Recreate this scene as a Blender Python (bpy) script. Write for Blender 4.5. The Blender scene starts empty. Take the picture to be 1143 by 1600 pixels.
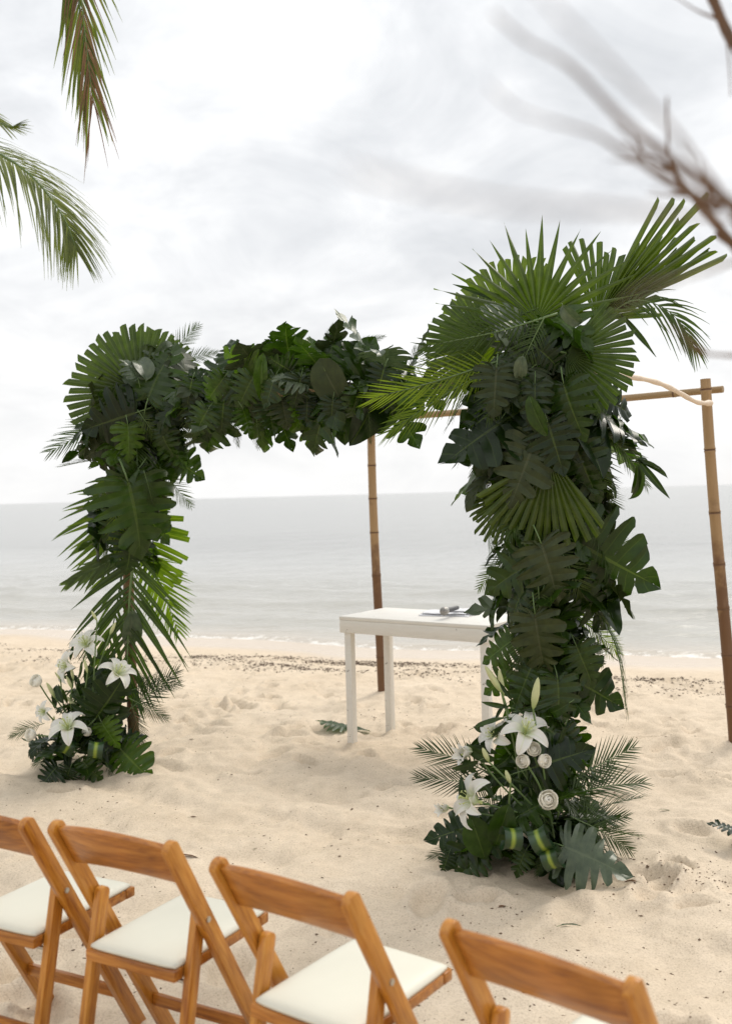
import bpy, bmesh, math, random
import numpy as np
from mathutils import Vector, Matrix, Quaternion

random.seed(7)
S = bpy.context.scene
COL = S.collection
R = math.radians

# ------------------------------------------------------------------ camera
CAM_H = 1.65
FPX, CX, CY = 1555.0, 571.5, 800.0            # focal length and centre, in photograph pixels
pitch, roll = math.atan(28 / 1555.0), math.atan(0.0271)
F_ = Vector((0, math.cos(pitch), -math.sin(pitch)))
R0 = Vector((1, 0, 0)); U0 = R0.cross(F_)
R_ = R0 * math.cos(roll) - U0 * math.sin(roll)
U_ = R0 * math.sin(roll) + U0 * math.cos(roll)
CAM = Vector((0, 0, CAM_H))
cd = bpy.data.cameras.new('camera'); cam = bpy.data.objects.new('camera', cd); COL.objects.link(cam)
m3 = Matrix((R_, U_, -F_)).transposed()
cam.matrix_world = Matrix.Translation(CAM) @ m3.to_4x4()
cd.sensor_fit = 'VERTICAL'; cd.sensor_height = 36; cd.sensor_width = 24; cd.lens = 35
cd.clip_start = 0.02; cd.clip_end = 20000
cd.dof.use_dof = True; cd.dof.focus_distance = 4.6; cd.dof.aperture_fstop = 2.6
S.camera = cam

# ------------------------------------------------------------------ world, sun, exposure
SUN_EL, SUN_AZ = R(44), R(42)                 # sun over the sea, to the right
W = bpy.data.worlds.new('World'); S.world = W; W.use_nodes = True
nt = W.node_tree; N = nt.nodes; L = nt.links
bg = N['Background']; bg.inputs['Strength'].default_value = 0.1
sky = N.new('ShaderNodeTexSky'); sky.sky_type = 'NISHITA'; sky.sun_disc = False
sky.sun_elevation = SUN_EL; sky.sun_rotation = SUN_AZ; sky.dust_density = 2.0
tc = N.new('ShaderNodeTexCoord')
sep = N.new('ShaderNodeSeparateXYZ'); L.new(tc.outputs['Generated'], sep.inputs[0])
def wmath(op, a, b=None, clamp=False):
    n = N.new('ShaderNodeMath'); n.operation = op; n.use_clamp = clamp
    for i, v in enumerate((a, b)):
        if v is None: continue
        if isinstance(v, (int, float)): n.inputs[i].default_value = v
        else: L.new(v, n.inputs[i])
    return n.outputs[0]
den = wmath('ADD', wmath('ABSOLUTE', sep.outputs['Z']), 0.42)
cx_ = wmath('DIVIDE', sep.outputs['X'], den); cy_ = wmath('DIVIDE', sep.outputs['Y'], den)
cmb = N.new('ShaderNodeCombineXYZ'); L.new(cx_, cmb.inputs[0]); L.new(cy_, cmb.inputs[1])
L.new(wmath('MULTIPLY', sep.outputs['Z'], 1.3), cmb.inputs[2])
def wnoise(scale, detail, rough, off, dist=0.0):
    mp = N.new('ShaderNodeMapping'); mp.inputs['Location'].default_value = off
    L.new(cmb.outputs[0], mp.inputs['Vector'])
    n = N.new('ShaderNodeTexNoise'); n.inputs['Scale'].default_value = scale
    n.inputs['Detail'].default_value = detail; n.inputs['Roughness'].default_value = rough
    n.inputs['Distortion'].default_value = dist
    L.new(mp.outputs[0], n.inputs['Vector']); return n.outputs['Fac']
big = wnoise(1.5, 6, 0.52, (3.1, 1.7, 0.4), 0.35)
fine = wnoise(4.2, 8, 0.58, (8.2, 4.1, 1.0), 0.5)
dens = wmath('ADD', wmath('MULTIPLY', big, 0.62), wmath('MULTIPLY', fine, 0.38))
ramp = N.new('ShaderNodeValToRGB'); L.new(dens, ramp.inputs[0])
e = ramp.color_ramp.elements
e[0].position = 0.36; e[0].color = (0.715, 0.715, 0.715, 1)
e[1].position = 0.66; e[1].color = (0.38, 0.395, 0.415, 1)
x = e.new(0.46); x.color = (0.625, 0.63, 0.635, 1)
x = e.new(0.55); x.color = (0.50, 0.51, 0.525, 1)
# the sky brightens towards the horizon, where thin cloud lies over the sea
hz = N.new('ShaderNodeMapRange'); L.new(wmath('ABSOLUTE', sep.outputs['Z']), hz.inputs[0])
hz.inputs[1].default_value = 0.0; hz.inputs[2].default_value = 0.24; hz.inputs[3].default_value = 0.75; hz.inputs[4].default_value = 0.0
mixh = N.new('ShaderNodeMixRGB'); L.new(hz.outputs[0], mixh.inputs[0]); L.new(ramp.outputs[0], mixh.inputs[1])
mixh.inputs[2].default_value = (0.645, 0.64, 0.632, 1)
sc10 = N.new('ShaderNodeMixRGB'); sc10.blend_type = 'MULTIPLY'; sc10.inputs[0].default_value = 1
# an overcast sky is brighter overhead than low down
zf = wmath('MULTIPLY', wmath('ADD', wmath('MULTIPLY', wmath('MAXIMUM', sep.outputs['Z'], 0.0), 0.42), 1.03), 10.0)
zc = N.new('ShaderNodeCombineXYZ')
for i in range(3): L.new(zf, zc.inputs[i])
L.new(mixh.outputs[0], sc10.inputs[1]); L.new(zc.outputs[0], sc10.inputs[2])
cover = N.new('ShaderNodeMapRange'); L.new(wnoise(1.1, 4, 0.5, (0.3, 6.4, 2.0)), cover.inputs[0])
cover.inputs[1].default_value = 0.30; cover.inputs[2].default_value = 0.42; cover.inputs[3].default_value = 0.90; cover.inputs[4].default_value = 1.0
mixs = N.new('ShaderNodeMixRGB'); L.new(cover.outputs[0], mixs.inputs[0])
L.new(sky.outputs[0], mixs.inputs[1]); L.new(sc10.outputs[0], mixs.inputs[2])
L.new(mixs.outputs[0], bg.inputs['Color'])

sl = bpy.data.lights.new('sun', 'SUN'); sl.energy = 1.5; sl.angle = R(26); sl.color = (1.0, 0.93, 0.83)
sun = bpy.data.objects.new('sun', sl); COL.objects.link(sun)
sd = Vector((math.sin(SUN_AZ) * math.cos(SUN_EL), math.cos(SUN_AZ) * math.cos(SUN_EL), math.sin(SUN_EL)))
sun.rotation_euler = sd.to_track_quat('Z', 'Y').to_euler(); sun.location = sd * 30
S.view_settings.view_transform = 'Standard'; S.view_settings.look = 'None'
S.view_settings.exposure = 0.61; S.view_settings.gamma = 1.0; S.view_settings.use_curve_mapping = False
S.cycles.max_bounces = 8; S.cycles.transparent_max_bounces = 8

# ------------------------------------------------------------------ helpers
def ray(px, py):
    return F_ + R_ * ((px - CX) / FPX) - U_ * ((py - CY) / FPX)
def at(px, py, Y):
    d = ray(px, py); return CAM + d * (Y / d.y)
def on_z(px, py, z):
    d = ray(px, py); return CAM + d * ((z - CAM_H) / d.z)

_rng = np.random.RandomState(3)
_perm = _rng.permutation(512); _perm = np.concatenate([_perm, _perm, _perm])
_ga = _rng.rand(512) * 2 * np.pi
def perlin(x, y):
    xi = np.floor(x).astype(int); yi = np.floor(y).astype(int)
    xf = x - xi; yf = y - yi
    u = xf * xf * xf * (xf * (xf * 6 - 15) + 10); v = yf * yf * yf * (yf * (yf * 6 - 15) + 10)
    def g(ix, iy, dx, dy):
        h = _perm[(_perm[ix & 511] + iy) & 511]
        return np.cos(_ga[h]) * dx + np.sin(_ga[h]) * dy
    a = g(xi, yi, xf, yf); b = g(xi + 1, yi, xf - 1, yf)
    c = g(xi, yi + 1, xf, yf - 1); d = g(xi + 1, yi + 1, xf - 1, yf - 1)
    return (a + u * (b - a)) + v * ((c + u * (d - c)) - (a + u * (b - a)))
def sstep(a, b, x):
    t = np.clip((x - a) / (b - a), 0, 1); return t * t * (3 - 2 * t)

SEA_Z = -0.25
SH0 = Vector((-4.36, 14.4)); SHT = Vector((0.918, -0.396)); SHN = Vector((0.396, 0.918))   # shoreline: point, along, seaward
def shore_d(x, y):          # metres inland of the waterline (negative in the sea)
    w = 0.18 * np.sin((x * SHT.x + y * SHT.y) * 0.55 + 0.8) + 0.10 * np.sin((x * SHT.x + y * SHT.y) * 1.7)
    return -((x - SH0.x) * SHN.x + (y - SH0.y) * SHN.y) + w

# footprints trodden into the dry sand
_fp = []
_r2 = random.Random(21)
for k in range(520):
    fx = _r2.uniform(-4.5, 4.5); fy = _r2.uniform(1.2, 11.5)
    if fx < 0.2 and 3.6 < fy < 6.2 and _r2.random() < 0.75: continue          # smoother middle
    _fp.append((fx, fy, _r2.uniform(0, math.pi), _r2.uniform(0.09, 0.16), _r2.uniform(0.045, 0.08), _r2.uniform(0.018, 0.048)))
MOUNDS = []; GROOVES = []
def sand_z(x, y):
    x = np.asarray(x, float); y = np.asarray(y, float)
    d = shore_d(x, y)
    z = -0.25 * (1 - sstep(0.0, 5.0, d)) + np.where(d < 0, d * 0.08, 0)
    dry = sstep(0.9, 2.2, d)
    n1 = perlin(x * 1.1 + 5, y * 1.1 + 2)
    wx = x + 0.12 * perlin(x * 2.2, y * 2.2 + 9); wy = y + 0.12 * perlin(x * 2.2 + 30, y * 2.2)
    n2 = perlin(wx * 3.4 + 11, wy * 3.4 + 7)
    n3 = perlin(wx * 7.5 + 3, wy * 7.5 + 17)
    n4 = perlin(x * 19 + 1, y * 19 + 4)
    n5 = perlin(x * 43 + 8, y * 43 + 2)
    rough = 0.55 + 0.45 * sstep(-0.25, 0.3, perlin(x * 0.5 + 40, y * 0.5 + 12)) + 0.2 * sstep(1.0, 2.2, x) 
    z = z + dry * (0.045 * n1 + rough * (0.058 * (n2 - 0.35 * np.abs(n2)) + 0.034 * (0.25 - np.abs(n3)) + 0.010 * n4 + 0.0035 * n5))
    for fx, fy, a, la, lb, dp in _fp:
        dx = x - fx; dy = y - fy
        msk = (np.abs(dx) < 0.4) & (np.abs(dy) < 0.4)
        if not msk.any(): continue
        c, s = math.cos(a), math.sin(a)
        dx = dx[msk]; dy = dy[msk]
        u = (dx * c + dy * s) / la; v = (-dx * s + dy * c) / lb
        q = np.sqrt(u * u + v * v)
        h = -dp * (1 - sstep(0.45, 1.05, q)) + dp * 0.55 * np.exp(-((q - 1.25) / 0.28) ** 2)
        z[msk] += h * dry[msk]
    for (ax_, ay_), (bx_, by_), gw_, gd_ in GROOVES:
        ex, ey = bx_ - ax_, by_ - ay_; l2 = ex * ex + ey * ey
        q = np.clip(((x - ax_) * ex + (y - ay_) * ey) / l2, 0, 1); dd = np.hypot(x - ax_ - q * ex, y - ay_ - q * ey + 0.03 * np.sin(q * 9))
        z = z - gd_ * np.exp(-(dd / gw_) ** 2) + gd_ * 0.6 * np.exp(-((dd - 2 * gw_) / gw_) ** 2)
    for mx, my, mr, mh in MOUNDS:
        z = z + mh * np.exp(-((x - mx) ** 2 + (y - my) ** 2) / (mr * mr))
    return z
def gz(x, y): return float(sand_z(np.array([x]), np.array([y]))[0])
def on_ground(px, py):
    p = on_z(px, py, 0.0)
    for _ in range(6): p = on_z(px, py, gz(p.x, p.y))
    return p

def tag(o, label=None, cat=None, group=None, kind=None):
    if label: o['label'] = label
    if cat: o['category'] = cat
    if group: o['group'] = group
    if kind: o['kind'] = kind
    return o
def empty(name, loc, rz=0.0):
    o = bpy.data.objects.new(name, None); COL.objects.link(o)
    o.location = loc; o.rotation_euler = (0, 0, rz); o.empty_display_size = 0.1
    return o
def mesh_from(name, vs, fs, mats=(), uvs=None, smooth=True, fm=None):
    me = bpy.data.meshes.new(name); me.from_pydata([tuple(v) for v in vs], [], fs)
    for m in mats: me.materials.append(m)
    if smooth: me.polygons.foreach_set('use_smooth', [True] * len(me.polygons))
    if fm: me.polygons.foreach_set('material_index', fm)
    if uvs is not None:
        ul = me.uv_layers.new(name='UVMap')
        for lp in me.loops: ul.data[lp.index].uv = uvs[lp.vertex_index]
    me.update(); return me
def link(name, me, parent=None, M=None):
    o = bpy.data.objects.new(name, me); COL.objects.link(o)
    if parent: o.parent = parent
    if M is not None: o.matrix_basis = M
    return o
def local_to(root, M):      # world matrix -> basis under an unrotated root
    return Matrix.Translation(-root.location) @ M

class MB:
    """collects tubes, boxes and lathes into one mesh"""
    def __init__(s): s.v = []; s.f = []; s.uv = []; s.fm = []
    def _f(s, f, m=0): s.f.append(f); s.fm.append(m)
    def tube(s, pts, rad, n=8, caps=True, m=0):
        pts = [Vector(p) for p in pts]; k = len(pts)
        if not hasattr(rad, '__len__'): rad = [rad] * k
        t0 = (pts[1] - pts[0]).normalized()
        a = t0.orthogonal().normalized(); base = len(s.v); acc = 0
        for i, p in enumerate(pts):
            t = (pts[min(i + 1, k - 1)] - pts[max(i - 1, 0)]).normalized()
            a = (a - t * a.dot(t)).normalized(); b = t.cross(a)
            if i: acc += (pts[i] - pts[i - 1]).length
            for j in range(n):
                th = 2 * math.pi * j / n
                s.v.append(p + (a * math.cos(th) + b * math.sin(th)) * rad[i]); s.uv.append((j / n, acc))
        for i in range(k - 1):
            for j in range(n):
                j2 = (j + 1) % n
                s._f((base + i * n + j, base + i * n + j2, base + (i + 1) * n + j2, base + (i + 1) * n + j), m)
        if caps:
            s._f(tuple(base + j for j in range(n))[::-1], m)
            s._f(tuple(base + (k - 1) * n + j for j in range(n)), m)
        return s
    def box(s, c, sz, rot=None, m=0):
        c = Vector(c); base = len(s.v)
        for dx in (-.5, .5):
            for dy in (-.5, .5):
                for dz in (-.5, .5):
                    v = Vector((dx * sz[0], dy * sz[1], dz * sz[2]))
                    if rot is not None: v = rot @ v
                    s.v.append(c + v); s.uv.append((dx, dy))
        for f in ((0, 1, 3, 2), (4, 6, 7, 5), (0, 4, 5, 1), (2, 3, 7, 6), (0, 2, 6, 4), (1, 5, 7, 3)):
            s._f(tuple(base + i for i in f), m)
        return s
    def build(s, name, mats, parent=None, M=None, smooth=True, bevel=0.0, seg=2):
        if not isinstance(mats, (list, tuple)): mats = [mats]
        me = mesh_from(name, s.v, s.f, mats, s.uv, smooth, s.fm)
        if bevel:
            bm = bmesh.new(); bm.from_mesh(me)
            bmesh.ops.recalc_face_normals(bm, faces=bm.faces)
            bmesh.ops.bevel(bm, geom=[e for e in bm.edges if e.calc_face_angle(0) > 0.6], offset=bevel, segments=seg, affect='EDGES', profile=0.5)
            bm.to_mesh(me); bm.free()
            me.polygons.foreach_set('use_smooth', [True] * len(me.polygons))
            me.set_sharp_from_angle(angle=R(35))
        elif smooth:
            me.set_sharp_from_angle(angle=R(50))
        return link(name, me, parent, M)

def spline(pts, n):          # Catmull-Rom through control points (Vectors or tuples), n samples
    P = [Vector(p) for p in pts]; P = [P[0] * 2 - P[1]] + P + [P[-1] * 2 - P[-2]]
    out = []; m = len(P) - 3
    for i in range(n):
        t = i / (n - 1) * m; k = min(int(t), m - 1); u = t - k
        a, b, c, d = P[k:k + 4]
        out.append(0.5 * ((2 * b) + (c - a) * u + (2 * a - 5 * b + 4 * c - d) * u * u + (3 * b - a - 3 * c + d) * u ** 3))
    return out

# ------------------------------------------------------------------ materials
def new_mat(name):
    m = bpy.data.materials.new(name); m.use_nodes = True
    t = m.node_tree; p = t.nodes['Principled BSDF']; return m, t, p
def nd(t, typ, **kw):
    n = t.nodes.new(typ)
    for k, v in kw.items():
        if hasattr(n, k): setattr(n, k, v)
        else: n.inputs[k.replace('_', ' ')].default_value = v
    return n
def tmath(t, op, a, b=None, c=None, clamp=False):
    n = t.nodes.new('ShaderNodeMath'); n.operation = op; n.use_clamp = clamp
    for i, v in enumerate((a, b, c)):
        if v is None: continue
        if isinstance(v, (int, float)): n.inputs[i].default_value = v
        else: t.links.new(v, n.inputs[i])
    return n.outputs[0]
def tmix(t, fac, a, b, mode='MIX'):
    n = t.nodes.new('ShaderNodeMixRGB'); n.blend_type = mode
    for i, v in enumerate((fac, a, b)):
        if isinstance(v, (int, float)): n.inputs[i].default_value = v
        elif isinstance(v, tuple): n.inputs[i].default_value = v + (1,) if len(v) == 3 else v
        else: t.links.new(v, n.inputs[i])
    return n.outputs[0]
def tramp(t, fac, stops):
    n = t.nodes.new('ShaderNodeValToRGB'); t.links.new(fac, n.inputs[0])
    el = n.color_ramp.elements
    while len(el) < len(stops): el.new(0.5)
    for e_, (p, c) in zip(el, stops): e_.position = p; e_.color = c + (1,) if len(c) == 3 else c
    return n.outputs[0]
def tnoise(t, vec, scale, detail=3, rough=0.5, dist=0.0):
    n = t.nodes.new('ShaderNodeTexNoise'); n.inputs['Scale'].default_value = scale
    n.inputs['Detail'].default_value = detail; n.inputs['Roughness'].default_value = rough; n.inputs['Distortion'].default_value = dist
    if vec is not None: t.links.new(vec, n.inputs['Vector'])
    return n.outputs['Fac']
def tbump(t, h, strength, dist, p):
    b = t.nodes.new('ShaderNodeBump'); b.inputs['Strength'].default_value = strength; b.inputs['Distance'].default_value = dist
    t.links.new(h, b.inputs['Height']); t.links.new(b.outputs[0], p.inputs['Normal']); return b

def leaf_mat(name, c1, c2, vein, rough=0.42, trans=0.3, tcol=None, veined=True, veinw=0.035):
    m, t, p = new_mat(name)
    oi = t.nodes.new('ShaderNodeObjectInfo'); tcn = t.nodes.new('ShaderNodeTexCoord')
    n = tnoise(t, tcn.outputs['Object'], 5.0, 4, 0.6)
    col = tmix(t, oi.outputs['Random'], c1, c2)  # random tone per leaf; wide ranges also stand in for highlights and shadows
    col = tmix(t, 1.0, col, tramp(t, n, [(0.3, (0.62, 0.66, 0.6)), (0.7, (1.35, 1.25, 1.1))]), 'MULTIPLY')
    uv = t.nodes.new('ShaderNodeSeparateXYZ'); t.links.new(tcn.outputs['UV'], uv.inputs[0])
    lat = tmath(t, 'ABSOLUTE', tmath(t, 'SUBTRACT', uv.outputs[0], 0.5))
    if veined:
        v1 = tmath(t, 'LESS_THAN', lat, 0.03)
        mid = tmath(t, 'LESS_THAN', uv.outputs[1], veinw)
        fac = tmath(t, 'MAXIMUM', tmath(t, 'MULTIPLY', v1, 0.16), tmath(t, 'MULTIPLY', mid, 0.45))
        col = tmix(t, fac, col, vein)
        h = tmath(t, 'MULTIPLY', tmath(t, 'SMOOTH_MIN', lat, 0.16, 0.1), 1.0)
        h = tmath(t, 'ADD', h, tmath(t, 'MULTIPLY', n, 0.15))
        tbump(t, h, 0.35, 0.03, p)
    else:
        mid = tmath(t, 'LESS_THAN', lat, 0.06)
        col = tmix(t, tmath(t, 'MULTIPLY', mid, 0.45), col, vein)
    t.links.new(col, p.inputs['Base Color'])
    p.inputs['Roughness'].default_value = rough
    p.inputs['Specular IOR Level'].default_value = 0.34
    tr = t.nodes.new('ShaderNodeBsdfTranslucent')
    t.links.new(tmix(t, 1.0, col, tcol or (2.5, 2.9, 0.6), 'MULTIPLY'), tr.inputs['Color'])
    mx = t.nodes.new('ShaderNodeMixShader'); mx.inputs[0].default_value = trans
    t.links.new(p.outputs[0], mx.inputs[1]); t.links.new(tr.outputs[0], mx.inputs[2])
    t.links.new(mx.outputs[0], t.nodes['Material Output'].inputs['Surface'])
    return m
M_MON = leaf_mat('monstera_green', (0.006, 0.017, 0.003), (0.028, 0.058, 0.008), (0.085, 0.12, 0.03), 0.30, 0.28)
M_MONB = leaf_mat('monstera_fresh_green', (0.022, 0.052, 0.006), (0.050, 0.092, 0.011), (0.10, 0.16, 0.05), 0.36, 0.34)
M_MOND = leaf_mat('leaf_underside', (0.021, 0.036, 0.010), (0.034, 0.048, 0.014), (0.08, 0.09, 0.045), 0.5, 0.2, (1.3, 1.35, 0.9))
M_MONG = leaf_mat('leaf_green_sky_sheen', (0.070, 0.098, 0.066), (0.085, 0.115, 0.075), (0.12, 0.15, 0.09), 0.30, 0.2, (1.3, 1.5, 0.9))  # painted sheen: the sky's reflection is put into this pale leaf colour
M_PALM = leaf_mat('palm_green', (0.015, 0.034, 0.005), (0.046, 0.078, 0.012), (0.10, 0.15, 0.05), 0.42, 0.3, veined=False)
M_PALMB = leaf_mat('palm_yellow_green', (0.065, 0.108, 0.011), (0.11, 0.15, 0.019), (0.17, 0.20, 0.05), 0.45, 0.5, veined=False)
M_FAN = leaf_mat('fan_palm_green', (0.036, 0.064, 0.010), (0.066, 0.096, 0.016), (0.10, 0.13, 0.05), 0.36, 0.42, veined=False)
M_LILYLEAF = leaf_mat('lily_leaf_green', (0.008, 0.022, 0.005), (0.030, 0.056, 0.012), (0.06, 0.09, 0.04), 0.4, 0.28, veined=False)
M_COCO = leaf_mat('coconut_green', (0.09, 0.115, 0.028), (0.12, 0.14, 0.04), (0.2, 0.2, 0.09), 0.45, 0.38, veined=False)

def petal_mat(name, c, throat):
    m, t, p = new_mat(name)
    tcn = t.nodes.new('ShaderNodeTexCoord'); uv = t.nodes.new('ShaderNodeSeparateXYZ'); t.links.new(tcn.outputs['UV'], uv.inputs[0])
    col = tmix(t, tramp(t, uv.outputs[1], [(0.0, (1, 1, 1)), (0.45, (0, 0, 0))]), c, throat)
    lat = tmath(t, 'ABSOLUTE', tmath(t, 'SUBTRACT', uv.outputs[0], 0.5))
    col = tmix(t, tmath(t, 'MULTIPLY', tmath(t, 'LESS_THAN', lat, 0.05), 0.3), col, throat)
    t.links.new(col, p.inputs['Base Color']); p.inputs['Roughness'].default_value = 0.55
    tr = t.nodes.new('ShaderNodeBsdfTranslucent'); t.links.new(col, tr.inputs['Color'])
    mx = t.nodes.new('ShaderNodeMixShader'); mx.inputs[0].default_value = 0.35
    t.links.new(p.outputs[0], mx.inputs[1]); t.links.new(tr.outputs[0], mx.inputs[2])
    t.links.new(mx.outputs[0], t.nodes['Material Output'].inputs['Surface'])
    return m
M_PETAL = petal_mat('white_petal', (0.82, 0.81, 0.76), (0.62, 0.70, 0.36))
M_ROSE = petal_mat('cream_rose_petal', (0.92, 0.90, 0.83), (0.90, 0.85, 0.70))
M_BUD = petal_mat('bud_pale_green', (0.62, 0.64, 0.36), (0.30, 0.42, 0.12))
def plain_mat(name, c, rough=0.5, metal=0.0, var=0.15, scale=12, bump=0.0):
    m, t, p = new_mat(name); tcn = t.nodes.new('ShaderNodeTexCoord')
    n = tnoise(t, tcn.outputs['Object'], scale, 4, 0.6)
    lo = tuple(v * (1 - var) for v in c); hi = tuple(min(v * (1 + var), 1) for v in c)
    t.links.new(tmix(t, n, lo, hi), p.inputs['Base Color'])
    p.inputs['Roughness'].default_value = rough; p.inputs['Metallic'].default_value = metal
    if bump: tbump(t, n, bump, 0.01, p)
    return m
M_STEM = plain_mat('green_stem', (0.10, 0.16, 0.05), 0.5)
M_ANTHER = plain_mat('pistil_yellow_green', (0.45, 0.5, 0.2), 0.6)
M_STEEL = plain_mat('bolt_steel', (0.55, 0.54, 0.5), 0.35, 1.0)
M_MICB = plain_mat('microphone_black', (0.03, 0.03, 0.032), 0.4)

def wood_mat(name, dark, mid, light, scale=1.0, rough=0.30, axis=2):
    m, t, p = new_mat(name); tcn = t.nodes.new('ShaderNodeTexCoord'); oi = t.nodes.new('ShaderNodeObjectInfo')
    mp = t.nodes.new('ShaderNodeMapping'); sc = [16 * scale] * 3; sc[axis] = 1.4 * scale
    mp.inputs['Scale'].default_value = sc
    add = t.nodes.new('ShaderNodeVectorMath'); add.operation = 'ADD'; t.links.new(tcn.outputs['Object'], add.inputs[0])
    vs = t.nodes.new('ShaderNodeCombineXYZ')
    for i in range(3): t.links.new(tmath(t, 'MULTIPLY', oi.outputs['Random'], 7.0 + i), vs.inputs[i])
    t.links.new(vs.outputs[0], add.inputs[1]); t.links.new(add.outputs[0], mp.inputs['Vector'])
    n1 = tnoise(t, mp.outputs[0], 2.2, 6, 0.62, 0.8); n2 = tnoise(t, mp.outputs[0], 9.0, 4, 0.6)
    n3 = tnoise(t, tcn.outputs['Object'], 6.0, 3, 0.5)
    f = tmath(t, 'ADD', tmath(t, 'MULTIPLY', n1, 0.6), tmath(t, 'MULTIPLY', n2, 0.4))
    col = tramp(t, f, [(0.36, dark), (0.5, mid), (0.64, light)])
    col = tmix(t, 1.0, col, tramp(t, n3, [(0.3, (0.78, 0.76, 0.74)), (0.7, (1.12, 1.1, 1.08))]), 'MULTIPLY')
    t.links.new(col, p.inputs['Base Color']); p.inputs['Roughness'].default_value = rough
    tbump(t, n2, 0.15, 0.004, p)
    return m
M_WOOD = wood_mat('honey_wood', (0.27, 0.085, 0.010), (0.46, 0.185, 0.022), (0.58, 0.275, 0.05))
M_WOODX = wood_mat('honey_wood_across', (0.22, 0.068, 0.010), (0.40, 0.148, 0.020), (0.52, 0.225, 0.042), axis=0)

def fabric_mat(name, c, rough=0.8, scale=400):
    m, t, p = new_mat(name); tcn = t.nodes.new('ShaderNodeTexCoord')
    n = tnoise(t, tcn.outputs['Object'], scale, 2, 0.5); n2 = tnoise(t, tcn.outputs['Object'], 7, 4, 0.5)
    t.links.new(tmix(t, n2, tuple(v * 0.9 for v in c), c), p.inputs['Base Color']); p.inputs['Roughness'].default_value = rough
    tbump(t, tmath(t, 'ADD', tmath(t, 'MULTIPLY', n, 0.1), n2), 0.3, 0.006, p)
    return m
M_CUSH = fabric_mat('cream_vinyl', (0.72, 0.70, 0.59), 0.55, 150)
M_CLOTH = fabric_mat('white_cloth', (0.78, 0.78, 0.80), 0.9)

def bamboo_mat(name, tan, brown, stain):
    m, t, p = new_mat(name); tcn = t.nodes.new('ShaderNodeTexCoord')
    mp = t.nodes.new('ShaderNodeMapping'); mp.inputs['Scale'].default_value = (26, 26, 2.2); t.links.new(tcn.outputs['Object'], mp.inputs['Vector'])
    n1 = tnoise(t, mp.outputs[0], 1.5, 5, 0.65, 0.5); n2 = tnoise(t, tcn.outputs['Object'], 5, 5, 0.65)
    z = t.nodes.new('ShaderNodeSeparateXYZ'); t.links.new(tcn.outputs['Object'], z.inputs[0])
    col = tmix(t, n1, tan, tuple(v * 0.6 for v in tan))
    f = tmath(t, 'ADD', n2, tmath(t, 'MULTIPLY', tmath(t, 'SUBTRACT', stain, z.outputs[2]), 0.42))
    col = tmix(t, tramp(t, f, [(0.40, (0, 0, 0)), (0.62, (1, 1, 1))]), col, brown)
    t.links.new(col, p.inputs['Base Color']); p.inputs['Roughness'].default_value = 0.55
    tbump(t, n1, 0.4, 0.006, p)
    return m
M_BAM = bamboo_mat('weathered_bamboo', (0.40, 0.25, 0.115), (0.135, 0.062, 0.022), 1.15)
M_BAMB = bamboo_mat('bamboo_rail', (0.36, 0.235, 0.11), (0.17, 0.09, 0.035), -1.2)
M_NODE = plain_mat('bamboo_node_ring', (0.12, 0.06, 0.028), 0.7, 0, 0.4, 30)
M_PALE = plain_mat('peeled_pale_wood', (0.66, 0.54, 0.42), 0.6, 0, 0.2, 18, 0.3)
M_BARK = plain_mat('grey_brown_bark', (0.13, 0.075, 0.045), 0.85, 0, 0.35, 30, 0.6)
M_TRUNK = plain_mat('palm_trunk_bark', (0.22, 0.18, 0.14), 0.85, 0, 0.35, 14, 0.6)

def paint_mat():
    m, t, p = new_mat('white_paint'); tcn = t.nodes.new('ShaderNodeTexCoord')
    mp = t.nodes.new('ShaderNodeMapping'); mp.inputs['Scale'].default_value = (3, 20, 20); t.links.new(tcn.outputs['Object'], mp.inputs['Vector'])
    n = tnoise(t, mp.outputs[0], 3, 6, 0.65); n2 = tnoise(t, tcn.outputs['Object'], 14, 6, 0.7)
    col = tmix(t, n, (0.64, 0.61, 0.55), (0.80, 0.78, 0.73))
    chip = tramp(t, n2, [(0.335, (1, 1, 1)), (0.35, (0, 0, 0))])
    col = tmix(t, chip, col, (0.16, 0.13, 0.10))
    t.links.new(col, p.inputs['Base Color']); p.inputs['Roughness'].default_value = 0.45
    tbump(t, n, 0.2, 0.004, p); return m
M_PAINT = paint_mat()

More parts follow.
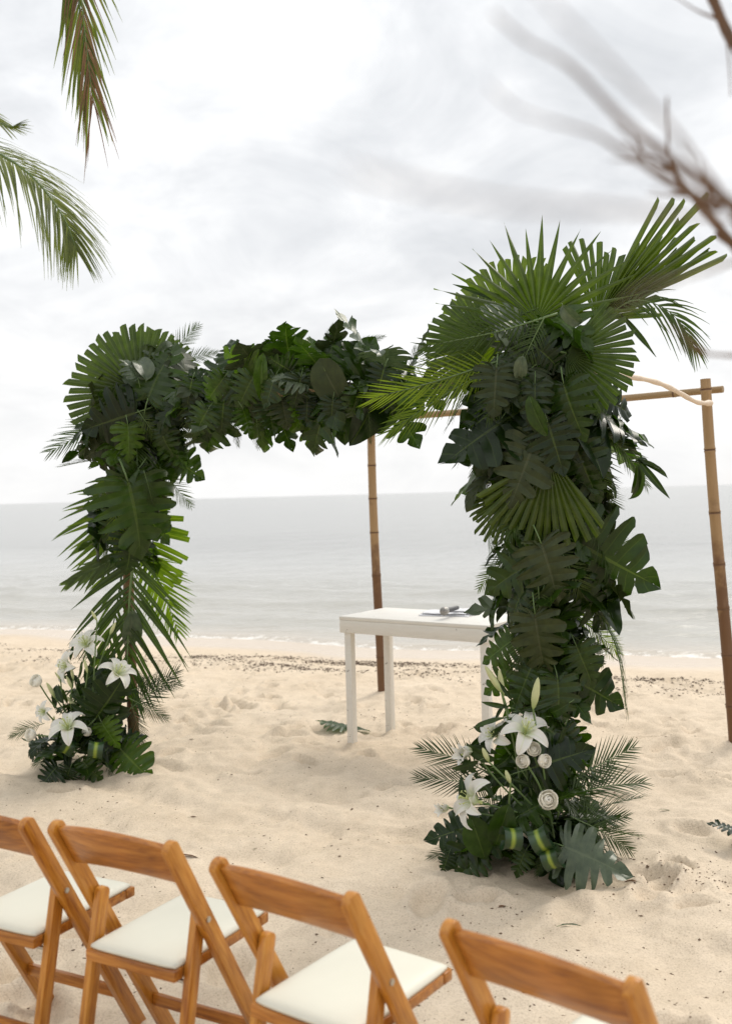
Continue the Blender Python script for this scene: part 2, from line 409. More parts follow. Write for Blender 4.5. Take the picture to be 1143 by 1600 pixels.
def sand_mat():
    m, t, p = new_mat('beach_sand'); g = t.nodes.new('ShaderNodeNewGeometry'); pos = g.outputs['Position']
    at_ = t.nodes.new('ShaderNodeAttribute'); at_.attribute_name = 'wet'; wet = at_.outputs['Fac']
    n1 = tnoise(t, pos, 0.9, 5, 0.6); n2 = tnoise(t, pos, 9, 5, 0.65); n3 = tnoise(t, pos, 130, 3, 0.7); n4 = tnoise(t, pos, 420, 2, 0.6)
    col = tramp(t, n1, [(0.3, (0.600, 0.500, 0.380)), (0.7, (0.675, 0.575, 0.452))])
    col = tmix(t, 1.0, col, tramp(t, n2, [(0.25, (0.88, 0.87, 0.85)), (0.75, (1.08, 1.08, 1.08))]), 'MULTIPLY')
    col = tmix(t, 1.0, col, tramp(t, n3, [(0.28, (0.74, 0.71, 0.68)), (0.52, (1.04, 1.04, 1.04))]), 'MULTIPLY')
    vo = t.nodes.new('ShaderNodeTexVoronoi'); vo.inputs['Scale'].default_value = 34; t.links.new(pos, vo.inputs['Vector'])
    gate = tnoise(t, pos, 2.6, 4, 0.6)
    speck = tmath(t, 'MULTIPLY', tmath(t, 'LESS_THAN', vo.outputs['Distance'], 0.13), tmath(t, 'GREATER_THAN', gate, 0.56))
    col = tmix(t, tmath(t, 'MULTIPLY', speck, 0.65), col, (0.15, 0.09, 0.05))
    col = tmix(t, tmath(t, 'MULTIPLY', wet, 0.55), col, (0.52, 0.425, 0.325))
    t.links.new(col, p.inputs['Base Color'])
    t.links.new(tmath(t, 'SUBTRACT', 0.95, tmath(t, 'MULTIPLY', wet, 0.68)), p.inputs['Roughness'])
    t.links.new(tmath(t, 'ADD', 0.15, tmath(t, 'MULTIPLY', wet, 0.35)), p.inputs['Specular IOR Level'])
    h = tmath(t, 'ADD', tmath(t, 'MULTIPLY', n2, 1.0), tmath(t, 'ADD', tmath(t, 'MULTIPLY', n3, 0.32), tmath(t, 'MULTIPLY', n4, 0.10)))
    b = tbump(t, h, 0.55, 0.022, p)
    t.links.new(tmath(t, 'SUBTRACT', 0.55, tmath(t, 'MULTIPLY', wet, 0.5)), b.inputs['Strength'])
    return m
M_SAND = sand_mat()

def sea_mat():
    m, t, p = new_mat('sea_water'); g = t.nodes.new('ShaderNodeNewGeometry'); pos = g.outputs['Position']
    at_ = t.nodes.new('ShaderNodeAttribute'); at_.attribute_name = 'off'; off = at_.outputs['Fac']
    mp = t.nodes.new('ShaderNodeMapping'); mp.inputs['Rotation'].default_value = (0, 0, R(23)); mp.inputs['Scale'].default_value = (0.30, 1.0, 1.0)
    t.links.new(pos, mp.inputs['Vector'])
    n1 = tnoise(t, mp.outputs[0], 0.55, 6, 0.6, 0.4); n2 = tnoise(t, mp.outputs[0], 3.2, 6, 0.62, 0.3)
    mp2 = t.nodes.new('ShaderNodeMapping'); mp2.inputs['Rotation'].default_value = (0, 0, R(23)); mp2.inputs['Scale'].default_value = (0.010, 0.075, 1.0)
    t.links.new(pos, mp2.inputs['Vector']); n3 = tnoise(t, mp2.outputs[0], 1.0, 5, 0.6, 0.6)
    shal = tramp(t, tmath(t, 'MULTIPLY', off, 0.045), [(0.0, (0.50, 0.44, 0.36)), (0.06, (0.42, 0.405, 0.36)), (0.6, (0.36, 0.365, 0.345)), (1.0, (0.25, 0.255, 0.24))])
    foamn = tnoise(t, pos, 7.0, 5, 0.65)
    lace = tmath(t, 'SUBTRACT', tmath(t, 'ADD', foamn, 0.02), tmath(t, 'MULTIPLY', off, 0.65))
    foam = tramp(t, lace, [(0.42, (0, 0, 0)), (0.55, (1, 1, 1))])
    t.links.new(tmix(t, foam, shal, (0.72, 0.71, 0.68)), p.inputs['Base Color'])
    t.links.new(tmath(t, 'ADD', 0.16, tmath(t, 'MULTIPLY', foam, 0.6)), p.inputs['Roughness'])
    p.inputs['IOR'].default_value = 1.33
    h = tmath(t, 'ADD', tmath(t, 'MULTIPLY', n1, 1.0), tmath(t, 'MULTIPLY', n2, 0.32))
    h = tmath(t, 'ADD', h, tmath(t, 'MULTIPLY', n3, 1.5))
    b = tbump(t, h, 0.5, 0.05, p)
    t.links.new(tmath(t, 'SUBTRACT', 1.0, tmath(t, 'MULTIPLY', off, 0.012), clamp=True), b.inputs['Strength'])
    b.inputs['Distance'].default_value = 0.16
    return m
M_SEA = sea_mat()

# ------------------------------------------------------------------ positions of the arch
PR = on_ground(850, 1325); PL = on_ground(207, 1182); PB = on_ground(595, 1086); PQ = on_ground(1147, 1165)
for a_, b_, w_, d_ in (((330, 1243), (660, 1335), .03, .010), ((200, 1200), (330, 1243), .03, .008), ((560, 1180), (420, 1290), .035, .008)):
    u_, v_ = on_ground(*a_), on_ground(*b_); GROOVES.append(((u_.x, u_.y), (v_.x, v_.y), w_, d_))
for q_ in ((549, 1162), (612, 1146)):
    p_ = on_ground(*q_); MOUNDS.append((p_.x, p_.y, 0.075, 0.022))
for p_ in (PB, PQ): MOUNDS.append((p_.x, p_.y, 0.16, 0.035))

# ------------------------------------------------------------------ the sand
def build_sand():
    xs = np.concatenate([[-120, -60, -30, -16, -11], np.linspace(-8.5, -4.0, 50)[:-1], np.linspace(-4, 4, 360), np.linspace(4, 8.5, 50)[1:], [11, 16, 30, 60, 120]])
    yn = 0.7 * (16.5 / 0.7) ** np.linspace(0, 1, 560)
    ys = np.concatenate([[-60, -30, -15, -8, -4, -2, -1, -0.3, 0.2], yn, [18, 22, 28, 40, 70, 120]])
    X, Y = np.meshgrid(xs, ys); shp = X.shape
    Z = sand_z(X.ravel(), Y.ravel())
    far = np.maximum(np.abs(X.ravel()) - 9, 0)
    Z = np.where(Y.ravel() < 0.5, Z * 0.5, Z)
    Z = np.maximum(Z, -3.0)
    n, mcol = shp
    vs = np.stack([X.ravel(), Y.ravel(), Z], 1)
    idx = np.arange(n * mcol).reshape(n, mcol)
    f = np.stack([idx[:-1, :-1].ravel(), idx[:-1, 1:].ravel(), idx[1:, 1:].ravel(), idx[1:, :-1].ravel()], 1)
    me = bpy.data.meshes.new('sand'); me.from_pydata(vs.tolist(), [], f.tolist())
    me.polygons.foreach_set('use_smooth', [True] * len(me.polygons)); me.materials.append(M_SAND)
    d = shore_d(vs[:, 0], vs[:, 1]) + 0.25 * perlin(vs[:, 0] * 0.9, vs[:, 1] * 0.9)
    a = me.attributes.new('wet', 'FLOAT', 'POINT'); a.data.foreach_set('value', (1 - sstep(0.5, 1.25, d)).astype(np.float32))
    o = link('sand', me); tag(o, 'pale beige beach sand trodden into soft dents', kind='structure'); return o
build_sand()

def build_sea():
    av = np.concatenate([-np.geomspace(9000, 14, 40), np.linspace(-13.5, 13.5, 260), np.geomspace(14, 9000, 40)])
    dv = np.concatenate([np.linspace(-1.2, 9, 210), np.geomspace(9.1, 9000, 130)])
    A, D = np.meshgrid(av, dv); A = A.ravel(); D = D.ravel()
    X = SH0.x + A * SHT.x + D * SHN.x; Y = SH0.y + A * SHT.y + D * SHN.y
    off = -shore_d(X, Y)
    # where the shore bends the water bends with it: small wavelets rolling in, dying out at the edge
    amp = sstep(0.1, 1.6, off) * (1 - 0.75 * sstep(8, 60, D))
    ph = off * 3.1 + 1.3 * perlin(A * 0.22, D * 0.3) * 2.2
    crest = np.exp(1.6 * (np.cos(ph) - 1)) 
    Z = SEA_Z + amp * (0.11 * crest * (0.35 + 1.3 * np.abs(perlin(A * 0.35 + 7, D * 0.35))) * (1 - sstep(5, 9, D)) + 0.030 * perlin(A * 1.1, D * 2.6) + 0.014 * perlin(A * 3.3 + 4, D * 6.0))
    lip = np.exp(-((off - 0.28) / 0.14) ** 2); Z = Z + 0.02 * lip - 0.03 * (1 - sstep(-0.25, 0.1, off))
    n, mc = len(dv), len(av); idx = np.arange(n * mc).reshape(n, mc)
    f = np.stack([idx[:-1, :-1].ravel(), idx[:-1, 1:].ravel(), idx[1:, 1:].ravel(), idx[1:, :-1].ravel()], 1)
    me = bpy.data.meshes.new('sea'); me.from_pydata(np.stack([X, Y, Z], 1).tolist(), [], f.tolist())
    me.polygons.foreach_set('use_smooth', [True] * len(me.polygons)); me.materials.append(M_SEA)
    a = me.attributes.new('off', 'FLOAT', 'POINT'); a.data.foreach_set('value', np.clip(off, 0, 24).astype(np.float32))
    o = link('sea', me); tag(o, 'calm silver grey sea lapping at the beach', kind='structure')
build_sea()

# ------------------------------------------------------------------ bamboo frame
def bamboo(p0, p1, r0, r1, nodes, wob=0.012, n=14, seed=0):
    rr = random.Random(seed); p0 = Vector(p0); p1 = Vector(p1); Ln = (p1 - p0).length
    ts = {0.0, 1.0}; t = rr.uniform(0.05, 0.2)
    pts = []
    while t < 0.98:
        pts.append(t); t += nodes * rr.uniform(0.8, 1.2) / Ln
    samples = []
    for q in pts:
        for dt, k in ((-0.018, 1.0), (-0.006, 1.10), (0.0, 1.02), (0.006, 1.12), (0.018, 1.0)):
            samples.append((q + dt / Ln, k))
    for i in range(15): samples.append((i / 14, 1.0))
    samples.sort(); out = []; rad = []; ring = []
    d = (p1 - p0).normalized(); a = d.orthogonal().normalized(); b = d.cross(a); ph = rr.uniform(0, 6)
    last = -1
    for t, k in samples:
        if t - last < 0.0008 or t < 0 or t > 1: continue
        last = t
        out.append(p0.lerp(p1, t) + a * wob * math.sin(t * 5 + ph) + b * wob * math.cos(t * 4 + ph * 2)); rad.append((r0 + (r1 - r0) * t) * k)
        ring.append(any(abs(t - q) * Ln < 0.007 for q in pts))
    mb = MB().tube(out, rad, n)
    for i in range(len(out) - 1):
        if ring[i] and ring[i + 1]:
            for j in range(n): mb.fm[i * n + j] = 1
    return mb
frame = empty('bamboo_canopy_frame', (PR + PL + PB + PQ) / 4)
frame.location.z = 0
tag(frame, 'four post bamboo canopy frame with rails, half hidden under green leaves', 'canopy frame')
TR = at(850, 520, PR.y); TL = at(200, 618, PL.y); TB = at(580, 640, PB.y); TQ = at(1103, 592, PQ.y)
def fpart(name, mb, mat, org):
    M = Matrix.Translation(-frame.location)
    o = mb.build(name, mat, frame, M); return o
def post(pb, pt, r, seed):
    org = Vector((pb.x, pb.y, 0))
    mb = bamboo(pb - org - Vector((0, 0, 0.25)), pt - org, r * 1.08, r * 0.9, 0.34, 0.010, seed=seed)
    return mb.build('post', [M_BAM, M_NODE], frame, Matrix.Translation(org - frame.location))
post(PR, TR, 0.034, 1); post(PL, TL, 0.034, 2); post(PB, TB, 0.036, 3); post(PQ, TQ, 0.036, 4)
def rail(a, b, r0, r1, seed, name='rail', mat=None):
    d = (b - a); q = d.to_track_quat('Z', 'Y').to_matrix().to_4x4()
    mb = bamboo((0, 0, 0), (0, 0, d.length), r0, r1, 0.4, 0.012, seed=seed)
    return mb.build(name, [mat or M_BAMB, M_NODE], frame, Matrix.Translation(a - frame.location) @ q)
rail(at(552, 659, PB.y - 0.05), at(1127, 608, PQ.y + 0.045), 0.026, 0.022, 5)         # back
rail(at(170, 628, PL.y + 0.065), at(890, 588, PR.y + 0.065), 0.026, 0.024, 6)           # front
rail(at(190, 640, PL.y - 0.05), at(600, 668, PB.y + 0.05), 0.024, 0.022, 7)           # left side
mb = MB()                                                                              # right side: a crooked peeled stick
a0 = at(1109, 630, PQ.y - 0.055); b0 = at(850, 560, PR.y + 0.04)
ctr = [a0, a0.lerp(b0, 0.12) + Vector((0, 0, -0.015)), a0.lerp(b0, 0.3) + Vector((0, 0, 0.025)), a0.lerp(b0, 0.45) + Vector((0, 0, 0.035)), a0.lerp(b0, 0.7) + Vector((0, 0, 0.01)), b0]
pp = spline(ctr, 30); org = a0.copy()
mb.tube([q - org for q in pp], [0.0145 * (1 + 0.14 * math.sin(i * 1.7) + (0.25 if i in (0, 1) else 0)) for i in range(30)], 10)
st = mb.build('rail', M_PALE, frame, Matrix.Translation(org - frame.location)); st['label'] = 'pale peeled crooked stick rail'

# ------------------------------------------------------------------ leaf meshes
def lerp(a, b, t): return a + (b - a) * t
def monstera_mesh(seed, mat, gaps=True, fold=0.25, droop=0.35, cup=0.25, wide=1.0):
    rr = random.Random(seed)
    E = spline([(0.03, 0.0, 0), (0.17, -0.18, 0), (0.41, -0.13, 0), (0.52, 0.14, 0), (0.48, 0.44, 0), (0.26, 0.76, 0), (0.0, 1.06, 0)], 61)
    Mr = spline([(0, 0, 0), (0, 0.0, 0), (0, 0.03, 0), (0, 0.14, 0), (0, 0.36, 0), (0, 0.66, 0), (0, 0.96, 0)], 61)
    def ev(A, t):
        t = min(max(t, 0), 1) * 60; k = min(int(t), 59); return A[k].lerp(A[k + 1], t - k)
    vs = []; fs = []; uv = []
    for side in (1, -1):
        nb = [0, 0.18, 0.32, 0.45, 0.57, 0.68, 0.78, 0.87, 1.0]
        nb = [nb[0]] + [b + rr.uniform(-0.018, 0.018) for b in nb[1:-1]] + [1.0]
        v0s = [9] + [rr.uniform(0.26, 0.52) if (gaps and rr.random() < 0.97) else 9 for _ in nb[1:-1]] + [9]
        holes = [(rr.uniform(0.15, 0.2) if (gaps and rr.random() < 0.45) else None) for _ in nb]
        gw = [rr.uniform(0.7, 1.35) for _ in nb]; lobz = [rr.uniform(-0.05, 0.05) for _ in nb]
        def gap(k, v):
            g = 0
            if v > v0s[k]: g = (0.013 * min((v - v0s[k]) / 0.10, 1) + 0.026 * (v - v0s[k])) * gw[k] * (0.6 if k == len(nb) - 2 else 1)
            if holes[k] and v0s[k] > 0.36 and abs(v - holes[k] - 0.04) < 0.06: g = max(g, 0.012)
            return g
        rows = [0.0, 0.1, 0.16, 0.22, 0.30, 0.40, 0.50, 0.62, 0.74, 0.86, 0.95, 1.0]
        c = 4
        for k in range(len(nb) - 1):
            base = len(vs)
            for v in rows:
                lo = nb[k] + gap(k, v); hi = nb[k + 1] - gap(k + 1, v)
                for i in range(c + 1):
                    q = i / c; t = lerp(lo, hi, q); t0 = lerp(nb[k], nb[k + 1], q)
                    edge = abs(2 * q - 1) ** 2.2
                    split = (v0s[k] < 2 if q < .5 else v0s[k + 1] < 2)
                    ve = v * (1 - (0.13 * edge * v ** 5 if split else 0))
                    p = ev(Mr, t0).lerp(ev(E, t), ve)
                    p = Vector((p.x * side * wide, p.y + 0.07 * v * v * v * (1 - t), 0))
                    x, y = p.x, p.y
                    z = fold * abs(x) * (1 - 0.9 * abs(x)) - cup * x * x * 1.6
                    z += 0.012 * math.cos(2 * math.pi * (q - 0.5)) * min(v * 3, 1) * -1
                    z += 0.045 * math.sin(7 * x + 5 * y + seed) * v * v + lobz[k] * v * v
                    # droop along the midrib
                    ang = droop * y * 1.4
                    if abs(droop) > 1e-4:
                        rad = 1 / (droop * 1.4); yy = rad * math.sin(ang) + z * math.sin(ang); zz = -rad * (1 - math.cos(ang)) + z * math.cos(ang)
                    else: yy, zz = y, z
                    vs.append((x, yy, zz)); uv.append((q, v))
            for j in range(len(rows) - 1):
                for i in range(c):
                    a = base + j * (c + 1) + i; q4 = (a, a + 1, a + c + 2, a + c + 1)
                    fs.append(q4 if side < 0 else q4[::-1])
    me = mesh_from('monstera_leaf', vs, fs, [mat], uv)
    bm = bmesh.new(); bm.from_mesh(me); bmesh.ops.remove_doubles(bm, verts=bm.verts, dist=0.0006)
    # stalk and midrib
    bm.to_mesh(me); bm.free()
    mb = MB(); mb.tube([(0, -0.3, -0.08), (0, -0.1, -0.01), (0, 0.0, 0.0)], [0.011, 0.010, 0.010], 5)
    return join_mesh(me, mb, [mat, M_STEM])
def join_mesh(me, mb, mats, name=None):
    vs = [v.co.copy() for v in me.vertices]; fs = [tuple(p.vertices) for p in me.polygons]; n = len(vs)
    uvl = me.uv_layers[0].data; luv = [tuple(u.uv) for u in uvl]
    for f in mb.f: luv += [(0.25, 0.5)] * len(f)
    m2 = bpy.data.meshes.new(me.name)
    m2.from_pydata(vs + list(mb.v), [], fs + [tuple(i + n for i in f) for f in mb.f])
    for m in mats: m2.materials.append(m)
    m2.polygons.foreach_set('material_index', [0] * len(fs) + [1] * len(mb.f))
    m2.polygons.foreach_set('use_smooth', [True] * len(m2.polygons))
    ul = m2.uv_layers.new(name='UVMap')
    for i, u in enumerate(luv): ul.data[i].uv = u
    m2.update(); return m2

def fan_mesh(seed, mat, spread, n, cut=True, split=0.5, pleat=0.02, droop=0.1, cone=0.0, jitter=0.04):
    rr = random.Random(seed); vs = []; fs = []; uv = []
    rows = [0.03, 0.18, 0.34, split, 0.64, 0.78, 0.9, 1.0]
    da = 2 * spread / n
    for k in range(n):
        am = -spread + (k + 0.5) * da
        ln = (0.88 + 0.12 * math.cos(am * 0.8)) * (1 + rr.uniform(-jitter, jitter))
        if not cut: ln *= 1 + rr.uniform(-0.1, 0.05)
        off = rr.uniform(-1, 1) * (0.006 if cut else 0.025); tw = rr.uniform(-0.02, 0.02); dr = droop * rr.uniform(0.6, 1.5)
        sl = rr.uniform(-0.04, 0.04); base = len(vs)
        for r in rows:
            for c in (-1, -0.5, 0, 0.5, 1):
                w = 0.5 * da
                ex = max(r - split, 0) / (1 - split)
                if cut: wf = 1 - 0.16 * ex
                else: wf = (1 - ex ** 1.5) * (1 - 0.28 * min(ex * 3, 1)) + 0.012 * (r < 1)
                rl = r * ln
                # width of the free blade stops growing with the radius
                ww = w * min(rl, split * (1.4 if cut else 1.15) * ln) * wf
                a = am + off * ex
                if cut and r == 1.0: rl = rl + sl * c
                d = Vector((math.sin(a), math.cos(a), 0)); nn = Vector((math.cos(a), -math.sin(a), 0))
                z = pleat * (1 - 2 * abs(c)) * min(r * 3, 1) * wf - dr * rl ** 2.2 + cone * rl + tw * ex * c
                p = d * rl + nn * (c * ww)
                vs.append((p.x, p.y, z)); uv.append((0.5 + c * 0.5, r))
        for j in range(len(rows) - 1):
            for i in range(4):
                a = base + j * 5 + i; fs.append((a, a + 5, a + 6, a + 1))
    me = mesh_from('fan_palm_leaf', vs, fs, [mat], uv)
    me.set_sharp_from_angle(angle=R(40))
    mb = MB(); mb.tube([(0, -0.35, -0.02), (0, 0.0, -0.004)], [0.016, 0.02], 6)
    return join_mesh(me, mb, [mat, M_STEM])

def frond_mesh(seed, mat, pts=None, n=26, lmax=0.3, w=0.022, a0=70, a1=25, start=0.12, droop=0.25, bend=0.35, lift=0.2, sides=(1, -1), cut=False, grav=None, rach=0.012, ragged=0.0, one_ang=None, name='palm_frond', tip_l=0.35):
    """pinnate frond along +Y of length 1 (or along given world-size points); leaflets droop along -Z"""
    rr = random.Random(seed)
    if pts is None:
        P = spline([(0, 0, 0), (0.02 * rr.uniform(-1, 1), 0.5, 0.0 - bend * 0.25), (0, 1.0, -bend)], 30)
    else: P = spline(pts, 40)
    K = len(P); vs = []; fs = []; uv = []
    def pos(t):
        t = t * (K - 1); k = min(int(t), K - 2); return P[k].lerp(P[k + 1], t - k)
    def tan(t): return (pos(min(t + 0.02, 1)) - pos(max(t - 0.02, 0))).normalized()
    up0 = Vector((0, 0, 1)) if grav is None else grav
    for i in range(n):
        t0 = start + (1 - start) * (i + 0.5) / n
        for s in sides:
            t = min(t0 + rr.uniform(-0.3, 0.3) / n, 0.998)
            q = (t - start) / (1 - start)
            prof = min(1, 0.55 + q * 2.2) * (1 - (1 - tip_l) * max(0, (q - 0.35) / 0.65) ** 1.6)
            ln = lmax * prof * rr.uniform(0.88, 1.08)
            if ragged and rr.random() < ragged: ln *= rr.uniform(0.25, 0.8)
            ang = R(lerp(a0, a1, q ** 0.8) + rr.uniform(-5, 5))
            T = tan(t); side = T.cross(up0)
            if side.length < 0.05: side = T.cross(Vector((0.3, 1, 0)))
            side.normalize(); nrm = side.cross(T).normalized()
            d = (T * math.cos(ang) + side * s * math.sin(ang) + nrm * (lift + rr.uniform(-0.08, 0.08))).normalized()
            p = pos(t); base = len(vs); segs = 5
            dr = droop * rr.uniform(0.6, 1.4); wv = w * rr.uniform(0.85, 1.15) * (0.7 + 0.3 * prof)
            gd = -up0 if grav is None else grav * 0 + Vector((0, 0, -1))
            for j in range(segs + 1):
                u = j / segs
                c = p + d * (ln * u) + gd * (dr * ln * u * u)
                dd = (d + gd * (2 * dr * u)).normalized()
                ac = dd.cross(nrm).normalized()
                wd = wv * (min(1, 0.45 + u * 3.5)) * ((1 - u ** 2.2) if not cut else (1 - 0.25 * u)) * 0.5 + 0.0006
                for cidx, zz in ((-1, -0.28), (0, 0.0), (1, -0.28)):
                    vs.append(c + ac * (cidx * wd) - nrm * (zz * wd)); uv.append((0.5 + 0.5 * cidx, u))
            for j in range(segs):
                for i2 in range(2):
                    a = base + j * 3 + i2; fs.append((a, a + 3, a + 4, a + 1))
    me = mesh_from(name, vs, fs, [mat], uv)
    mb = MB(); mb.tube([pos(i / 16) for i in range(17)], [rach * (1 - 0.85 * i / 16) for i in range(17)], 5)
    return join_mesh(me, mb, [mat, M_STEM])

def blade_mesh(name, seed, mat, wid=0.3, fold=0.3, droop=0.5, pointed=1.0, heart=0.0, twist=0.0, wave=0.0):
    """entire leaf of length 1 along +Y"""
    rr = random.Random(seed); vs = []; fs = []; uv = []; nr = 14; ncol = 6
    for j in range(nr + 1):
        u = j / nr
        wd = wid * (math.sin(math.pi * min(u ** (0.62 + 0.2 * pointed) , 1)) ** (0.9)) * 0.5 + 0.002
        for i in range(ncol + 1):
            c = 2 * i / ncol - 1
            x = c * wd; y = u - heart * abs(c) ** 1.5 * (1 - u) ** 2
            z = fold * abs(x) - 0.5 * fold * x * x / max(wid, 0.01) + wave * math.sin(u * 14 + seed + 2 * c) * abs(c)
            th = twist * u; x, z = x * math.cos(th) - z * math.sin(th), x * math.sin(th) + z * math.cos(th)
            if abs(droop) > 1e-3:
                an = droop * y * 1.6; rd = 1 / (droop * 1.6)
                y, z = rd * math.sin(an) + z * math.sin(an), -rd * (1 - math.cos(an)) + z * math.cos(an)
            vs.append((x, y, z)); uv.append((i / ncol, u if False else abs(c)))
    for j in range(nr):
        for i in range(ncol):
            a = j * (ncol + 1) + i; fs.append((a, a + 1, a + ncol + 2, a + ncol + 1))
    me = mesh_from(name, vs, fs, [mat], uv)
    mb = MB(); mb.tube([(0, -0.15, -0.02), (0, 0, 0)], [0.008, 0.01], 5)
    return join_mesh(me, mb, [mat, M_STEM])

MON = {}
for key, mt in (('g', M_MON), ('b', M_MONB), ('d', M_MOND), ('s', M_MONG)):
    MON[key] = [monstera_mesh(10 * i + ord(key), mt, True, fo, dr, cu, wd) for i, (fo, dr, cu, wd) in enumerate(((0.25, 0.35, 0.3, 1.0), (0.4, 0.6, 0.45, 0.92), (0.1, 0.15, 0.35, 1.08), (0.3, 0.9, 0.2, 1.0)))]
OVAL = {'g': [blade_mesh('broad_leaf', 3, M_MON, 0.75, 0.3, 0.3, 0.4, 0.25, 0, 0.02), blade_mesh('broad_leaf', 5, M_MON, 0.62, 0.5, 0.6, 0.5, 0.2, 0.3, 0.02)],
        'd': [blade_mesh('broad_leaf', 4, M_MOND, 0.85, 0.25, 0.25, 0.2, 0.3, 0, 0.015)],
        's': [blade_mesh('broad_leaf', 9, M_MONG, 0.5, 0.7, 0.8, 0.6, 0.1, 0.5, 0.02)],
        'b': [blade_mesh('broad_leaf', 12, M_MONB, 0.6, 0.4, 0.5, 0.5, 0.2, 0.2, 0.02)]}
LANCE = [blade_mesh('lily_leaf', 31 + i, M_LILYLEAF, w_, 0.5, d_, 0.9, 0, t_, 0.008) for i, (w_, d_, t_) in enumerate(((0.22, 0.5, 0.2), (0.28, 0.9, -0.4), (0.18, 0.25, 0.5), (0.30, 1.2, 0.3)))]
PIN = {'g': [frond_mesh(50 + i, M_PALM, None, 22 + 2 * i, 0.38, 0.019, 68, 24, 0.1, 0.15 + 0.1 * i, 0.25 + 0.15 * i, 0.25) for i in range(4)],
       'b': [frond_mesh(60 + i, M_PALMB, None, 24, 0.40, 0.015, 62, 20, 0.1, 0.2 + 0.1 * i, 0.3, 0.2) for i in range(2)],
       's': [frond_mesh(70 + i, M_LILYLEAF, None, 20, 0.42, 0.020, 62, 22, 0.1, 0.22, 0.35, 0.3) for i in range(3)]}

def frame_matrix(base, tip, zref, ln=None, wx=1.0, twist=0.0):
    y = (tip - base); L_ = y.length if ln is None else ln; y.normalize()
    z = zref - y * zref.dot(y)
    if z.length < 1e-4: z = y.orthogonal()
    z.normalize(); z = Quaternion(y, twist) @ z
    xx = y.cross(z)
    return Matrix.Translation(base) @ Matrix((xx, y, z)).transposed().to_4x4() @ Matrix.Diagonal((L_ * wx, L_, L_, 1))

rl = random.Random(99)
def leaf(root, me, b, t, Y, dY=0.0, roll=0.0, wx=1.0, name=None, up=0.15, stretch=1.0):
    """a leaf from photograph point b to point t, about Y metres away; the tip lies dY nearer (-) or farther (+)"""
    B = at(b[0], b[1], Y); T = at(t[0], t[1], Y + dY)
    zref = (CAM - B).normalized() + Vector((0, 0, up))
    if me.name.startswith(('monstera', 'broad')): roll += rl.gauss(0, 20); zref += Vector((0, 0, rl.gauss(0.1, 0.25)))
    M = frame_matrix(B, T, zref, (T - B).length * stretch, wx, R(roll))
    return link(name or me.name.split('.')[0], me, root, local_to(root, M))
def pick(d, k): return rl.choice(d[k])

def filler(root, axis, radius, n, lens, kinds, ym=(0, 6.283), down=(0.1, 0.9), seed=0, inner=0.25):
    """leaves tied round a post or a rail: axis(t) -> point, direction; each springs outward and hangs"""
    rr = random.Random(seed)
    for i in range(n):
        t = (i + rr.random()) / n; c, ax = axis(t); ph = rr.uniform(*ym)
        a = ax.orthogonal().normalized(); b = ax.cross(a)
        o = a * math.cos(ph) + b * math.sin(ph)
        rd = radius(t); base = c + o * rd * inner * rr.uniform(0.4, 1.5)
        dn = rr.uniform(*down); d = (o + Vector((0, 0, -dn)) + ax * rr.uniform(-0.4, 0.4)).normalized()
        ln = min(rr.uniform(*lens), max(rd * 1.15, 0.12) * (1 + dn * 0.5))
        kd = rr.choices([k for k, w in kinds], [w for k, w in kinds])[0]
        fam, col = kd.split(':'); me = rr.choice({'m': MON, 'o': OVAL, 'p': PIN}[fam][col])
        z = o * 0.5 + Vector((0, 0, 0.8)) + Vector((rr.uniform(-.4, .4), rr.uniform(-.4, .4), rr.uniform(-.2, .2)))
        M = frame_matrix(base, base + d, z, ln * (1.3 if fam == 'p' else 1), rr.uniform(0.85, 1.1), rr.uniform(-0.5, 0.5))
        link(me.name.split('.')[0], me, root, local_to(root, M))

def pix_axis(pts, Y0, Y1):
    W_ = [at(px, py, lerp(Y0, Y1, i / (len(pts) - 1))) for i, (px, py) in enumerate(pts)]
    sp = spline(W_, 40)
    def f(t):
        k = min(int(t * 39), 38); return sp[k].lerp(sp[k + 1], t * 39 - k), (sp[k + 1] - sp[k]).normalized()
    return f
def prof(vals):
    def f(t):
        q = t * (len(vals) - 1); k = min(int(q), len(vals) - 2); return lerp(vals[k], vals[k + 1], q - k)
    return f

# ------------------------------------------------------------------ right leaf column
YR = PR.y
right = empty('foliage_column', (PR.x, PR.y, PR.z))
tag(right, 'tall thick column of monstera and fan palm leaves with spiky palm top, right of the white table', 'foliage column')
MIX = [('m:g', 10), ('m:d', 2), ('m:b', 2), ('m:s', 1), ('o:g', 2), ('p:g', 3)]
filler(right, pix_axis([(850, 500), (845, 600), (850, 700), (852, 760)], YR, YR), prof([0.34, 0.47, 0.45, 0.17]), 76, (0.25, 0.42), MIX, seed=1)
filler(right, pix_axis([(850, 760), (860, 850), (865, 920), (865, 1000), (855, 1100), (850, 1180)], YR, YR), prof([0.15, 0.32, 0.41, 0.20, 0.15, 0.24]), 78, (0.22, 0.38), MIX, seed=2)
FAN_P = fan_mesh(1, M_FAN, R(86), 17, False, 0.42, 0.014, 0.06, 0.0, 0.06)
FAN_C = fan_mesh(2, M_FAN, R(75), 21, True, 0.62, 0.010, 0.05)
FAN_W = fan_mesh(3, M_FAN, R(88), 27, True, 0.60, 0.010, 0.04)
FAN_N = fan_mesh(4, M_FAN, R(21), 9, True, 0.42, 0.022, -0.05, 0.0, 0.16)
FAN_H = fan_mesh(5, M_FAN, R(52), 16, True, 0.52, 0.014, 0.10, 0.0, 0.1)
FAN_B = fan_mesh(6, M_PALMB, R(60), 15, True, 0.45, 0.012, 0.06)
leaf(right, FAN_P, (838, 500), (848, 334), YR - 0.12, 0.10, 0)
leaf(right, FAN_N, (935, 492), (1090, 345), YR - 0.02, 0.05, 10)
leaf(right, FAN_N, (945, 500), (1060, 375), YR + 0.05, 0.15, -30)
